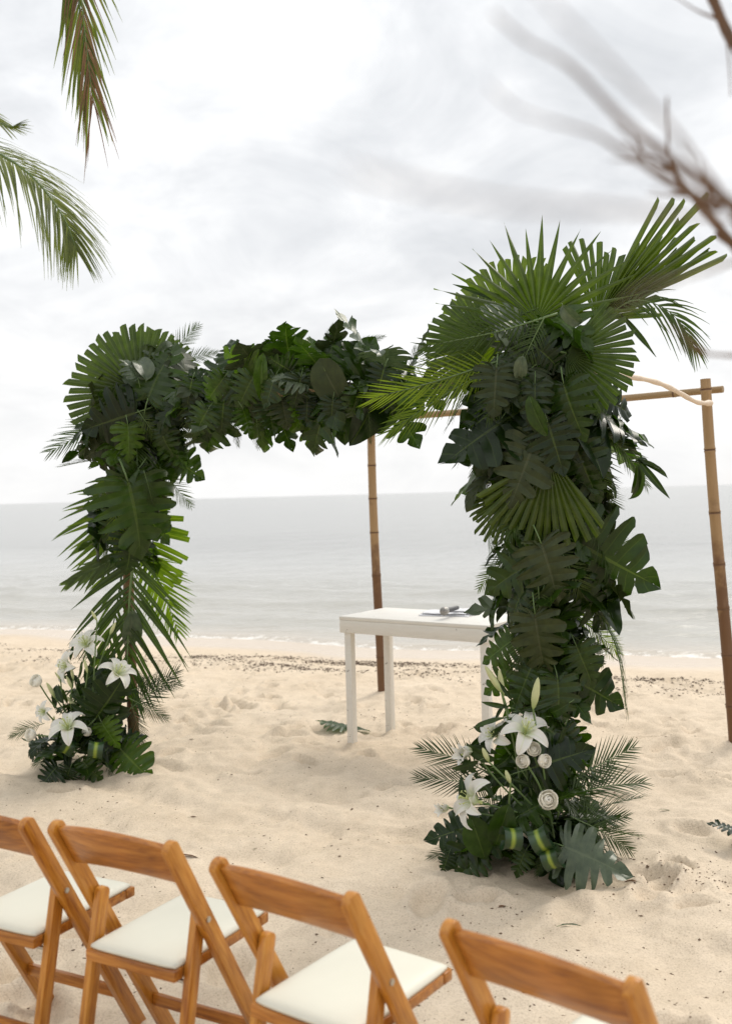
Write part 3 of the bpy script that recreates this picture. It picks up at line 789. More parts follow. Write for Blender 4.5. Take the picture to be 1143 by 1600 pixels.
leaf(right, FAN_H, (930, 500), (985, 400), YR + 0.02, 0.1, 20)
leaf(right, FAN_C, (884, 552), (990, 582), YR - 0.30, -0.06, -12)
leaf(right, FAN_C, (765, 540), (665, 520), YR - 0.02, 0.1, 15)
leaf(right, FAN_W, (800, 520), (700, 470), YR + 0.1, 0.2, 0)
leaf(right, FAN_H, (858, 712), (830, 845), YR - 0.36, -0.02, 0)
leaf(right, FAN_H, (800, 770), (745, 830), YR - 0.20, 0.05, 15)
leaf(right, LANCE[2], (968, 490), (1028, 560), YR - 0.1, 0, 0, 0.55)
leaf(right, LANCE[2], (820, 480), (705, 440), YR + 0.0, 0, 0, 0.5)
# pinnate fronds
leaf(right, PIN['b'][0], (790, 560), (596, 625), YR - 0.28, -0.10, -15, 0.75)
leaf(right, PIN['b'][1], (770, 575), (610, 655), YR - 0.20, -0.10, 10, 0.7)
leaf(right, PIN['g'][1], (870, 490), (690, 548), YR - 0.32, -0.1, -20, 0.9)
leaf(right, PIN['g'][0], (840, 482), (652, 540), YR - 0.15, 0, 30, 0.35)
leaf(right, PIN['g'][2], (850, 495), (800, 600), YR - 0.38, -0.05, 0, 0.8)
leaf(right, PIN['g'][0], (900, 640), (955, 775), YR - 0.20, 0.05, 0, 0.9)
leaf(right, PIN['g'][3], (880, 660), (935, 810), YR - 0.32, 0.0, 20, 0.8)
leaf(right, PIN['g'][1], (925, 660), (1040, 750), YR - 0.10, 0.05, -20, 0.6)
leaf(right, PIN['g'][2], (870, 850), (930, 955), YR - 0.34, 0, 0, 0.8)
leaf(right, PIN['g'][0], (850, 915), (800, 1050), YR - 0.34, 0, 0, 0.75)
leaf(right, PIN['g'][1], (840, 910), (840, 1040), YR - 0.36, 0, 15, 0.7)
leaf(right, PIN['b'][0], (890, 955), (985, 1030), YR - 0.05, 0.1, 0, 0.8)
leaf(right, PIN['g'][3], (890, 990), (975, 1050), YR - 0.15, 0.05, 0, 0.9)
leaf(right, PIN['g'][2], (820, 740), (715, 765), YR - 0.05, 0.1, 0, 0.5)
leaf(right, PIN['g'][1], (810, 850), (735, 925), YR - 0.05, 0.1, 0, 0.7)
leaf(right, PIN['g'][1], (900, 850), (1005, 838), YR + 0.0, 0.1, 0, 0.6)
for t_ in ((1016, 705), (1060, 745), (1046, 785), (1052, 726), (1012, 800), (1000, 790)):
    leaf(right, LANCE[rl.randrange(3)], (985 + rl.uniform(0, 14), 715 + rl.uniform(0, 12)), t_, YR - 0.12, 0, rl.uniform(-60, 60), 0.7)
# thin drooping frond at the top right
pts = [at(940, 500, YR) , at(985, 470, YR - 0.02), at(1030, 478, YR - 0.04), at(1062, 505, YR - 0.05), at(1085, 545, YR - 0.05)]
link('palm_frond', frond_mesh(81, M_PALM, [p - right.location for p in pts], 20, 0.20, 0.010, 50, 12, 0.15, 0.45, 0, 0.1, rach=0.004, grav=Vector((0.1, -1, 0.25)).normalized()), right, Matrix())
# monsteras seen from the front
for k, v, b, t, dy_, dt_, rr_, wx in (
    ('g', 2, (815, 640), (690, 715), -0.22, -0.05, 10, 0.95), ('d', 2, (775, 575), (770, 650), -0.42, 0.0, 0, 1.0), ('d', 0, (830, 575), (760, 640), -0.36, -0.04, 20, 1.0),
    ('g', 1, (835, 600), (835, 675), -0.42, -0.05, -10, 0.8), ('g', 0, (880, 600), (905, 690), -0.42, -0.03, 0, 1.0), ('g', 2, (925, 640), (1010, 690), -0.22, 0.05, -15, 1.0),
    ('g', 0, (930, 620), (1000, 645), -0.15, 0.1, 10, 0.9), ('d', 2, (835, 690), (795, 790), -0.36, 0.0, 10, 1.0), ('g', 0, (900, 700), (935, 790), -0.30, 0, 0, 0.9),
    ('s', 1, (770, 510), (840, 480), -0.30, 0.1, -30, 1.0), ('g', 1, (790, 560), (740, 590), -0.30, 0, 0, 0.9), ('g', 3, (840, 545), (890, 585), -0.36, 0, 0, 0.9),
    ('g', 2, (905, 850), (1026, 918), -0.25, 0.02, 0, 1.0), ('g', 0, (850, 865), (752, 925), -0.30, 0.05, 0, 0.95), ('d', 0, (845, 850), (880, 950), -0.40, 0, 0, 1.0),
    ('d', 1, (900, 855), (1000, 870), -0.15, 0.1, 25, 0.7), ('g', 0, (850, 775), (885, 835), -0.30, 0, 0, 0.9),
    ('d', 1, (835, 960), (850, 1072), -0.38, 0, 0, 0.85), ('g', 2, (885, 1055), (972, 1105), -0.15, 0.05, 0, 0.95), ('b', 2, (800, 1000), (752, 1035), -0.15, 0.05, 0, 1.0),
    ('b', 2, (800, 1050), (755, 1085), -0.12, 0.05, 0, 0.9), ('g', 0, (900, 920), (960, 990), -0.22, 0.05, 0, 0.9), ('g', 1, (820, 920), (775, 985), -0.28, 0.03, 0, 0.9),
    ('d', 2, (850, 720), (850, 800), -0.30, 0, 0, 1.0), ('g', 2, (855, 660), (880, 740), -0.40, 0, 15, 1.0), ('g', 0, (780, 660), (740, 740), -0.22, 0, 0, 0.9),
    ('g', 0, (900, 1010), (930, 1080), -0.25, 0, 0, 0.9), ('g', 2, (830, 1040), (800, 1110), -0.28, 0, 0, 0.9), ('g', 0, (870, 1060), (880, 1150), -0.30, -0.03, 0, 1.0)):
    leaf(right, MON[k][v], b, t, YR + dy_, dt_, rr_, wx)
leaf(right, OVAL['s'][0], (815, 560), (806, 602), YR - 0.44, 0, 0, 1.0)
leaf(right, OVAL['b'][0], (830, 630), (850, 690), YR - 0.45, 0, 0, 0.7)
leaf(right, OVAL['s'][0], (880, 480), (905, 520), YR - 0.32, 0, 30, 1.0)

# ------------------------------------------------------------------ left leaf column
YL = PL.y
left = empty('foliage_column', (PL.x, PL.y, PL.z))
tag(left, 'slimmer leaf column with a cut round fan palm on its corner and long fronds hanging, far left post', 'foliage column')
filler(left, pix_axis([(215, 560), (212, 640), (212, 720)], YL, YL), prof([0.36, 0.34, 0.30]), 52, (0.26, 0.42), MIX, seed=3)
filler(left, pix_axis([(212, 720), (210, 800), (207, 880)], YL, YL), prof([0.28, 0.24, 0.10]), 30, (0.22, 0.42), MIX, seed=4)
leaf(left, FAN_C, (218, 612), (140, 535), YL - 0.30, 0.08, 0, 1.0)
leaf(left, FAN_W, (225, 600), (205, 515), YL - 0.10, 0.1, 0, 1.0)
for k, v, b, t, dy_, dt_, rr_, wx in (
    ('g', 0, (232, 622), (268, 528), -0.40, 0.05, -10, 1.1), ('s', 1, (215, 590), (195, 545), -0.42, 0.04, 20, 0.9), ('g', 2, (212, 645), (130, 672), -0.40, 0.02, 0, 1.1),
    ('b', 0, (200, 665), (205, 722), -0.46, 0, 0, 1.0), ('d', 2, (176, 690), (128, 715), -0.20, 0.1, 0, 1.2), ('g', 1, (252, 672), (266, 722), -0.42, 0, 0, 1.2),
    ('g', 2, (268, 715), (318, 748), -0.18, 0.05, 0, 1.1), ('g', 0, (200, 752), (232, 872), -0.46, 0.02, 0, 1.2), ('g', 1, (215, 735), (165, 800), -0.36, 0, 10, 1.0),
    ('g', 0, (206, 838), (200, 900), -0.36, 0, 0, 1.2), ('d', 0, (215, 740), (250, 800), -0.34, 0, 0, 0.9), ('g', 2, (255, 620), (320, 600), -0.25, 0.05, 0, 1.0),
    ('g', 0, (245, 640), (290, 700), -0.34, 0, 0, 1.0), ('s', 1, (240, 560), (268, 525), -0.22, 0.1, 0, 0.9), ('g', 0, (190, 620), (150, 620), -0.36, 0, 0, 1.0),
    ('b', 2, (265, 690), (290, 730), -0.25, 0, 0, 1.0), ('g', 2, (225, 800), (262, 850), -0.25, 0, 0, 1.0), ('g', 0, (190, 800), (160, 850), -0.25, 0, 0, 1.0)):
    leaf(left, MON[k][v], b, t, YL + dy_, dt_, rr_, wx)
leaf(left, OVAL['s'][0], (228, 590), (222, 540), YL - 0.40, 0.05, 10, 1.2)
leaf(left, OVAL['s'][0], (262, 570), (232, 510), YL - 0.20, 0.05, 60, 0.8)
leaf(left, OVAL['s'][0], (245, 552), (285, 535), YL - 0.30, 0.05, 20, 1.0)
for col_, v, b, t, dy_, dt_, rr_, wx in (
    ('g', 0, (255, 565), (312, 503), -0.10, 0.1, 0, 0.8), ('g', 1, (280, 565), (345, 545), -0.10, 0.1, 0, 0.7), ('g', 2, (215, 640), (250, 685), -0.46, 0, 0, 1.0),
    ('s', 0, (200, 640), (118, 690), -0.08, 0.1, 0, 0.7), ('g', 0, (250, 730), (300, 790), -0.22, 0.05, 0, 0.9), ('g', 1, (225, 735), (240, 790), -0.46, 0, 0, 0.8),
    ('b', 1, (180, 790), (185, 870), -0.40, 0, 10, 0.9), ('g', 3, (270, 620), (285, 700), -0.36, 0, 0, 0.9)):
    leaf(left, PIN[col_][v], b, t, YL + dy_, dt_, rr_, wx)
# side fronds: leaflets that fan out to the left, cut blades to the right, and the long frond that hangs to the flowers
def custom_frond(root, seed, mat, px, Ys, **kw):
    pts = [at(x_, y_, Yv) - root.location for (x_, y_), Yv in zip(px, Ys)]
    kw.setdefault('grav', Vector((0, -1, 0.15)).normalized())
    return link('palm_frond', frond_mesh(seed, mat, pts, **kw), root, Matrix())
custom_frond(left, 90, M_PALM, [(185, 735), (168, 790), (165, 840), (160, 900)], [YL + .12] * 4, n=15, lmax=0.38, w=0.030, a0=66, a1=40, start=0.05, droop=0.10, lift=0.0, sides=(1,), rach=0.008)
custom_frond(left, 91, M_PALMB, [(190, 745), (172, 800), (168, 860), (165, 910)], [YL + .05] * 4, n=12, lmax=0.30, w=0.03, a0=80, a1=50, start=0.05, droop=0.08, lift=0.0, sides=(1,), rach=0.008)
custom_frond(left, 92, M_PALMB, [(226, 785), (238, 830), (240, 880), (240, 920)], [YL + .02] * 4, n=11, lmax=0.24, w=0.042, a0=85, a1=45, start=0.05, droop=0.05, lift=0.0, sides=(-1,), cut=True, rach=0.008)
custom_frond(left, 93, M_PALM, [(212, 850), (204, 920), (200, 1000), (198, 1085)], [YL - .18] * 4, n=17, lmax=0.50, w=0.030, a0=58, a1=26, start=0.05, droop=0.20, lift=0.05, rach=0.013)
custom_frond(left, 94, M_PALMB, [(222, 860), (240, 890), (258, 930), (278, 985)], [YL + .15] * 4, n=24, lmax=0.26, w=0.016, a0=60, a1=25, start=0.05, droop=0.08, lift=0.0, rach=0.007)
custom_frond(left, 95, M_PALM, [(205, 845), (180, 870), (150, 888), (105, 912)], [YL - .15] * 4, n=12, lmax=0.20, w=0.03, a0=30, a1=12, start=0.2, droop=0.1, lift=0.0, rach=0.008)
custom_frond(left, 96, M_PALM, [(190, 900), (182, 950), (172, 1000), (160, 1040)], [YL - .05] * 4, n=10, lmax=0.30, w=0.022, a0=40, a1=20, start=0.05, droop=0.15, lift=0.0, rach=0.007)
leaf(left, OVAL['s'][0], (207, 960), (203, 1030), YL - 0.2, 0, 0, 0.9)
leaf(left, LANCE[2], (212, 1010), (236, 1060), YL - 0.15, 0, 0, 0.6)

# ------------------------------------------------------------------ garland along the front rail
garl = empty('foliage_garland', (TL + TR) / 2)
tag(garl, 'horizontal garland of glossy monstera leaves along the top rail between both leaf columns', 'garland')
gx0, gx1 = 270, 700
def gY(px): return lerp(YL, YR, min(max((px - 207) / (850 - 207.0), 0), 1)) if False else 1 / lerp(1 / YL, 1 / YR, (px - 207) / 643.0)
gax = pix_axis([(270, 612), (360, 608), (450, 604), (540, 602), (640, 596)], gY(270), gY(640))
filler(garl, gax, prof([0.27, 0.28, 0.28, 0.27, 0.23]), 52, (0.28, 0.42), [m_ for m_ in MIX if m_[0] != 'p:g'], seed=6, down=(-0.25, 0.45))
for k, v, b, t, dy_, dt_, rr_, wx in (
    ('b', 2, (398, 592), (345, 548), -0.18, 0.05, 0, 1.2), ('g', 0, (375, 615), (335, 590), -0.25, 0, 0, 1.2), ('g', 0, (320, 610), (290, 575), -0.2, 0.05, 0, 1.1),
    ('b', 0, (425, 590), (432, 528), -0.10, 0.08, 0, 1.1), ('g', 2, (455, 580), (418, 560), -0.28, 0, 0, 1.2), ('s', 1, (478, 600), (418, 572), -0.30, 0, 10, 0.9),
    ('b', 0, (490, 578), (486, 518), -0.12, 0.08, 0, 0.8), ('g', 2, (510, 580), (522, 518), -0.14, 0.08, 0, 1.3), ('g', 2, (550, 590), (585, 528), -0.16, 0.08, 0, 1.2),
    ('g', 0, (560, 600), (640, 560), -0.18, 0.05, -10, 1.1), ('g', 2, (590, 600), (650, 590), -0.12, 0.05, 0, 0.9), ('d', 0, (440, 625), (450, 672), -0.25, 0, 0, 1.2),
    ('g', 2, (420, 630), (428, 678), -0.2, 0, 0, 1.0), ('d', 1, (400, 620), (380, 665), -0.25, 0, 0, 1.3), ('g', 0, (350, 625), (345, 680), -0.24, 0, 0, 1.2),
    ('g', 0, (310, 630), (325, 690), -0.26, 0, 0, 1.0), ('g', 2, (480, 625), (478, 665), -0.22, 0, 0, 1.2), ('b', 0, (465, 620), (472, 668), -0.25, 0, 0, 0.8),
    ('g', 1, (560, 610), (550, 658), -0.25, 0, 0, 1.1), ('g', 0, (600, 610), (615, 650), -0.2, 0, 0, 1.0), ('g', 2, (630, 600), (660, 640), -0.18, 0, 0, 1.0),
    ('g', 0, (365, 570), (358, 522), -0.05, 0.1, 0, 0.9), ('g', 0, (410, 570), (400, 530), 0.0, 0.1, 0, 0.9), ('g', 0, (460, 570), (462, 535), 0.0, 0.1, 0, 1.0), ('g', 1, (545, 575), (552, 520), -0.05, 0.1, 0, 0.9)):
    leaf(garl, MON[k][v], b, t, gY(b[0]) + dy_, dt_, rr_, wx)
for b, t, k, v in (((395, 590), (368, 640), 'g', 0), ((430, 588), (412, 636), 'g', 2), ((350, 590), (318, 632), 'g', 1), ((470, 590), (458, 640), 'g', 0), ((300, 595), (290, 640), 'g', 2), ((600, 575), (585, 625), 'g', 0), ((380, 640), (395, 685), 'g', 2), ((520, 625), (515, 668), 'g', 0), ((325, 640), (300, 682), 'g', 0), ((660, 590), (690, 640), 'g', 2)):
    leaf(garl, MON[k][v], b, t, gY(b[0]) - 0.34, 0.03, 0, 1.1)
leaf(garl, OVAL['d'][0], (508, 580), (540, 648), gY(520) - 0.34, 0, 0, 0.95)
leaf(garl, OVAL['b'][0], (410, 565), (403, 632), gY(410) - 0.36, 0, 55, 0.55)
for col_, v, b, t, dy_, wx in (('g', 0, (400, 640), (404, 698), -0.1, 0.8), ('g', 1, (575, 640), (578, 690), -0.15, 0.6), ('g', 2, (540, 545), (600, 520), 0.0, 0.5), ('g', 0, (610, 620), (640, 668), -0.1, 0.8),
                               ('g', 1, (500, 560), (520, 505), 0.05, 0.5), ('g', 2, (300, 600), (300, 690), -0.3, 0.8), ('g', 0, (640, 590), (648, 540), 0.0, 0.6), ('g', 1, (365, 640), (372, 695), -0.1, 0.6)):
    leaf(garl, PIN[col_][v], b, t, gY(b[0]) + dy_, 0, 0, wx)

# ------------------------------------------------------------------ flowers
def petal_mesh(name, seed, mat, wid, recurve, cup=0.5, blunt=0.0):
    vs = []; fs = []; uv = []; nr = 10; nc = 4
    for j in range(nr + 1):
        u = j / nr; wd = wid * 0.5 * (math.sin(math.pi * (0.06 + 0.94 * u) ** (0.95 - 0.25 * blunt)) ** (0.8 - 0.3 * blunt)) + 0.004
        if j == nr: wd = 0.01 + blunt * wid * 0.2
        an = 1.05 - recurve * u ** 1.3
        for i in range(nc + 1):
            c = 2 * i / nc - 1
            vs.append([c * wd, u, cup * wd * c * c + 0.015 * math.sin(9 * u + seed + 3 * c) * abs(c)]); uv.append((i / nc, u))
    # bend along the length
    pos = Vector((0, 0, 0)); pr = 0; out = []
    for j in range(nr + 1):
        u = j / nr; an = 1.0 - recurve * u ** 1.4
        d = Vector((0, math.cos(an), math.sin(an))); nrm = Vector((0, -math.sin(an), math.cos(an)))
        if j: pos = pos + d * (1 / nr)
        for i in range(nc + 1):
            v = vs[j * (nc + 1) + i]; out.append(pos + Vector((v[0], 0, 0)) + nrm * v[2])
    for j in range(nr):
        for i in range(nc):
            a = j * (nc + 1) + i; fs.append((a, a + 1, a + nc + 2, a + nc + 1))
    return mesh_from(name, out, fs, [mat], uv)
PETALS = [petal_mesh('petal', 1, M_PETAL, 0.38, 2.1), petal_mesh('petal', 2, M_PETAL, 0.48, 2.3), petal_mesh('petal', 5, M_PETAL, 0.42, 0.7)]
def lathe(prof_, n, mats, name, squash=0.0):
    vs = []; fs = []; uv = []
    for j, (r_, z_) in enumerate(prof_):
        for i in range(n):
            a = 2 * math.pi * i / n; rr_ = r_ * (1 + squash * math.cos(3 * a))
            vs.append((rr_ * math.cos(a), rr_ * math.sin(a), z_)); uv.append((0.2, j / (len(prof_) - 1)))
    for j in range(len(prof_) - 1):
        for i in range(n):
            i2 = (i + 1) % n; fs.append((j * n + i, j * n + i2, (j + 1) * n + i2, (j + 1) * n + i))
    return mesh_from(name, vs, fs, mats, uv)
BUD = lathe([(0.02, 0), (0.07, 0.08), (0.125, 0.28), (0.14, 0.5), (0.11, 0.75), (0.06, 0.92), (0.005, 1.0)], 12, [M_BUD], 'lily_bud', 0.12)
mb = MB(); mb.tube([(0, 0, -0.15), (0, 0, 0.1), (0.02, 0, 0.5), (0.03, 0.01, 0.62)], [0.06, 0.03, 0.018, 0.04], 7)
for i in range(6):
    a = i * 1.047; mb.tube([(0, 0, 0.05), (0.12 * math.cos(a), 0.12 * math.sin(a), 0.35), (0.2 * math.cos(a), 0.2 * math.sin(a), 0.5)], 0.008, 4)
    mb.tube([(0.2 * math.cos(a) - .04 * math.sin(a), 0.2 * math.sin(a) + .04 * math.cos(a), 0.5), (0.2 * math.cos(a) + .04 * math.sin(a), 0.2 * math.sin(a) - .04 * math.cos(a), 0.51)], 0.018, 4)
_tmp = mb.build('lily', M_ANTHER); LILY_CORE = _tmp.data; bpy.data.objects.remove(_tmp)
def rose_petal(seed, rad, top, open_):
    vs = []; fs = []; uv = []; nr, nc = 7, 8
    for j in range(nr + 1):
        u = j / nr; el = lerp(-1.35, top, u)
        for i in range(nc + 1):
            c = 2 * i / nc - 1; az = c * 1.25 * (0.45 + 0.55 * math.sin(math.pi * (0.12 + 0.5 * u)))
            rr_ = rad * (1 + 0.10 * c + open_ * max(0, u - 0.65) ** 1.5 * (1 - 0.4 * c * c)); e2 = el - 0.28 * c * c * u
            vs.append((rr_ * math.cos(e2) * math.sin(az), rr_ * math.cos(e2) * math.cos(az), rr_ * math.sin(e2) * 0.95 + 0.25)); uv.append((i / nc, 0.2 + 0.7 * u))
    for j in range(nr):
        for i in range(nc):
            a = j * (nc + 1) + i; fs.append((a, a + 1, a + nc + 2, a + nc + 1))
    return mesh_from('petal', vs, fs, [M_ROSE], uv)
ROSEP = [rose_petal(1, 0.24, 1.0, 0.1), rose_petal(2, 0.36, 0.72, 0.35), rose_petal(3, 0.46, 0.50, 0.8)]
ROSE_CORE = lathe([(0.02, -0.25), (0.12, 0.0), (0.16, 0.25), (0.12, 0.44), (0.05, 0.47), (0.07, 0.42), (0.02, 0.38)], 14, [M_ROSE], 'rose', 0.10)

def face_matrix(p, d, size, spin):
    q = d.to_track_quat('Z', 'Y').to_matrix().to_4x4()
    return Matrix.Translation(p) @ q @ Matrix.Rotation(spin, 4, 'Z') @ Matrix.Diagonal((size, size, size, 1))
rf = random.Random(5)
def lily(root, px, py, Y, size, d, opening=1.0):
    p = at(px, py, Y); d = Vector(d).normalized()
    o = link('lily', LILY_CORE, root, local_to(root, face_matrix(p, d, size, rf.uniform(0, 6))))
    for i in range(6):
        inner = i % 2
        me = PETALS[1 if inner else 0] if opening > 0.7 else PETALS[2]
        c = link('petal', me, o, Matrix.Rotation(i * math.pi / 3 + rf.uniform(-.12, .12), 4, 'Z') @ Matrix.Translation((0, 0.03, -0.02 * inner)) @ Matrix.Rotation(R((1 - opening) * 45) + rf.uniform(-.15, .15), 4, 'X') @ Matrix.Rotation(rf.uniform(-.2, .2), 4, 'Y'))
    return p
def rose(root, px, py, Y, size, d):
    p = at(px, py, Y); d = Vector(d).normalized()
    o = link('rose', ROSE_CORE, root, local_to(root, face_matrix(p, d, size, rf.uniform(0, 6))))
    for i in range(13):
        ring = 0 if i < 3 else (1 if i < 7 else 2)
        link('petal', ROSEP[ring], o, Matrix.Rotation(i * (2.09, 1.57, 1.05)[ring] + ring * 0.9 + rf.uniform(-.2, .2), 4, 'Z'))
    return p
def bud(root, b, t, Y, wx=1.0):
    B = at(b[0], b[1], Y); T = at(t[0], t[1], Y); d = T - B
    q = d.to_track_quat('Z', 'Y').to_matrix().to_4x4()
    link('lily_bud', BUD, root, local_to(root, Matrix.Translation(B) @ q @ Matrix.Diagonal((d.length * wx, d.length * wx, d.length, 1))))
    return B
def stem(root, pts, r=0.004):
    mb = MB(); pp = spline(pts, 14); mb.tube([p - root.location for p in pp], r, 6)
    mb.build('stem', M_STEM, root, Matrix())
def striped_mat():
    m, t, p = new_mat('striped_dracaena'); tcn = t.nodes.new('ShaderNodeTexCoord'); uv = t.nodes.new('ShaderNodeSeparateXYZ'); t.links.new(tcn.outputs['UV'], uv.inputs[0])
    lat = tmath(t, 'ABSOLUTE', tmath(t, 'SUBTRACT', uv.outputs[0], 0.5))
    n = tnoise(t, tcn.outputs['UV'], 14, 3, 0.5)
    col = tramp(t, tmath(t, 'ADD', lat, tmath(t, 'MULTIPLY', tmath(t, 'SUBTRACT', n, 0.5), 0.08)), [(0.0, (0.24, 0.29, 0.035)), (0.07, (0.17, 0.24, 0.03)), (0.17, (0.025, 0.06, 0.014)), (0.5, (0.013, 0.035, 0.012))])
    t.links.new(col, p.inputs['Base Color']); p.inputs['Roughness'].default_value = 0.35
    return m
M_STRIPE = striped_mat()
def loop_leaf(root, px, py, Y, wid, rad, tilt, turn):
    """a striped blade folded back on itself into a loop"""
    vs = []; fs = []; uv = []; n = 22
    for j in range(n + 1):
        u = j / n; a = R(-150 + 330 * u); r_ = rad * (1 + 0.12 * math.sin(a * 2)) * (1 if u < .9 else 0.9)
        y, z = r_ * math.cos(a), r_ * math.sin(a) * 0.85
        for i in range(5):
            c = i / 2 - 1; vs.append((c * wid * 0.5 * (1 if u > 0.1 else 0.6 + 4 * u), y + 0.1 * wid * c * c * math.cos(a), z + 0.1 * wid * c * c * math.sin(a))); uv.append((i / 4, u))
    for j in range(n):
        for i in range(4):
            a = j * 5 + i; fs.append((a, a + 1, a + 6, a + 5))
    me = mesh_from('striped_leaf', vs, fs, [M_STRIPE], uv)
    M = Matrix.Translation(at(px, py, Y)) @ Matrix.Rotation(turn, 4, 'Z') @ Matrix.Rotation(tilt, 4, 'Y') @ Matrix.Rotation(R(180), 4, 'Z')
    link('striped_leaf', me, root, local_to(root, M))

def arrangement_fill(root, c, n, rad, h, seed, mix):
    rr = random.Random(seed)
    for i in range(n):
        ph = rr.uniform(0, 6.283); el = rr.random() ** 1.3
        o = Vector((math.cos(ph), math.sin(ph), 0)); base = c + o * rad * rr.uniform(0.1, 0.55) * (1 - 0.6 * el) + Vector((0, 0, 0.05 + h * el * 0.8))
        d = (o * rr.uniform(0.5, 1) + Vector((0, 0, rr.uniform(-0.35, 0.6) if el > 0.15 else rr.uniform(-0.12, 0.3)))).normalized()
        kd = rr.choices([k for k, w in mix], [w for k, w in mix])[0]; fam, col_ = kd.split(':')
        me = rr.choice(LANCE) if fam == 'l' else rr.choice({'m': MON, 'o': OVAL, 'p': PIN}[fam][col_])
        ln = {'l': rr.uniform(0.14, 0.24), 'm': rr.uniform(0.18, 0.30), 'o': rr.uniform(0.14, 0.22), 'p': rr.uniform(0.25, 0.40)}[fam] * (1 - 0.35 * el)
        tip = base + d * ln
        if tip.z < gz(tip.x, tip.y) + 0.02: d.z += 0.3; d.normalize()
        M = frame_matrix(base, base + d, Vector((0, 0, 1)) + o * 0.5 + Vector((rr.uniform(-.4, .4), rr.uniform(-.4, .4), 0)), ln, rr.uniform(0.85, 1.1), rr.uniform(-0.4, 0.4))
        link(me.name.split('.')[0], me, root, local_to(root, M))
AMIX = [('m:g', 5), ('l:g', 8), ('o:g', 3), ('p:s', 3), ('m:b', 1)]

# right arrangement
fr = empty('flower_arrangement', on_ground(832, 1348))
tag(fr, 'large ground arrangement of white lilies, one cream rose, striped leaf loops, below right column', 'flower arrangement')
cR = Vector((PR.x - 0.06, PR.y - 0.10, gz(PR.x, PR.y)))
YF = cR.y
arrangement_fill(fr, cR, 95, 0.42, 0.52, 31, AMIX)
F = YF - 0.30
lil = []
for (px, py, Y, s_, d, op) in ((819, 1146, F, 0.135, (0.15, -0.6, 0.75), 1.0), (776, 1150, F + .08, 0.105, (-0.7, -0.6, 0.5), 0.8), (738, 1172, F + .06, 0.10, (-0.9, -0.6, -0.1), 0.55),
                               (745, 1252, F - .04, 0.145, (-0.85, -0.35, 0.35), 0.75), (700, 1262, F + .03, 0.07, (-0.8, -0.7, 0.2), 0.4)):
    lil.append(lily(fr, px, py, Y, s_, d, op))
lil.append(rose(fr, 853, 1250, F - .10, 0.080, (0.1, -1, 0.35)))
lil.append(rose(fr, 832, 1172, F - .02, 0.060, (0.0, -1, 0.5)))
for px, py, d in ((819, 1188, (-0.7, -1, 0.1)), (846, 1188, (0.6, -1, 0.1))): lil.append(rose(fr, px, py, F - .03, 0.058, d))
hub = cR + Vector((0, -0.12, 0.15))
for b, t, Y, wx in (((783, 1082), (757, 1040), F + .02, 0.75), ((786, 1090), (779, 1045), F + .05, 0.7), ((832, 1108), (840, 1058), F, 0.85), ((763, 1190), (753, 1168), F - .05, 1.2), ((797, 1224), (789, 1203), F - .1, 1.2)):
    lil.append(bud(fr, b, t, Y, wx))
for p in lil:
    q = hub + Vector((rf.uniform(-.1, .1), rf.uniform(-.12, 0), rf.uniform(0, .1)))
    stem(fr, [q, q.lerp(p, 0.55) + Vector((rf.uniform(-.03, .03), -0.03, 0.0)), p], 0.0042)
for px, py, wid, rad, tilt, turn in ((797, 1310, 0.075, 0.05, 0.10, 0.1), (845, 1312, 0.075, 0.055, -0.45, -0.2), (862, 1340, 0.070, 0.052, -0.35, -0.3)):
    loop_leaf(fr, px, py, F - 0.12, wid, rad, tilt, turn)
for k, v, b, t, dy_, dt_, rr_, wx in (('s', 2, (880, 1322), (985, 1365), -0.36, -0.05, 0, 0.95), ('g', 1, (750, 1335), (700, 1378), -0.22, -0.03, 0, 1.0), ('g', 0, (770, 1290), (690, 1350), -0.2, -0.02, 0, 0.9),
                                      ('g', 2, (740, 1290), (665, 1310), -0.1, 0, 0, 1.0), ('g', 0, (840, 1130), (915, 1175), -0.25, 0.05, 0, 1.0), ('g', 2, (830, 1200), (925, 1170), -0.3, 0, 0, 0.9),
                                      ('g', 0, (810, 1275), (905, 1215), -0.3, 0, -20, 0.8), ('g', 1, (880, 1140), (905, 1200), -0.2, 0, 0, 0.9), ('g', 0, (820, 1330), (800, 1372), -0.32, 0, 0, 0.9), ('g', 2, (700, 1335), (690, 1365), -0.18, 0, 0, 0.9)):
    leaf(fr, MON[k][v], b, t, YF + dy_, dt_, rr_, wx, up=(1.6 if k == 's' else 0.15))
for v, b, t, dy_, dt_, rr_, wx in ((0, (770, 1210), (665, 1160), -0.12, 0.0, 10, 0.95), (1, (770, 1225), (655, 1215), -0.15, 0.0, -10, 0.8), (1, (880, 1225), (1000, 1165), -0.12, 0.05, 10, 0.9),
                                   (2, (875, 1250), (1008, 1200), -0.18, 0.05, -15, 0.8), (0, (880, 1280), (985, 1270), -0.15, 0, 0, 0.9), (2, (890, 1275), (1000, 1330), -0.2, 0, 0, 0.9), (1, (900, 1260), (960, 1180), -0.1, 0.1, 0, 0.9),
                                   (0, (745, 1320), (670, 1335), -0.18, 0, 0, 0.7), (2, (850, 1330), (835, 1372), -0.34, 0, 0, 0.8)):
    leaf(fr, PIN['s'][v], b, t, YF + dy_, dt_, rr_, wx)
leaf(fr, OVAL['g'][1], (790, 1270), (768, 1340), YF - 0.36, 0, 0, 0.9); leaf(fr, OVAL['g'][0], (740, 1290), (760, 1350), YF - 0.3, 0, 0, 1.0)
for i in range(46):
    px = rl.uniform(725, 900); py = rl.uniform(1090, 1330); a = rl.uniform(0, 6.28); ln = rl.uniform(38, 66)
    leaf(fr, rl.choice(LANCE), (px, py), (px + ln * math.cos(a), py + ln * 0.9 * math.sin(a)), F + 0.06 + rl.uniform(-.08, .08), rl.uniform(-.05, .05), rl.uniform(-50, 50), 1.0)
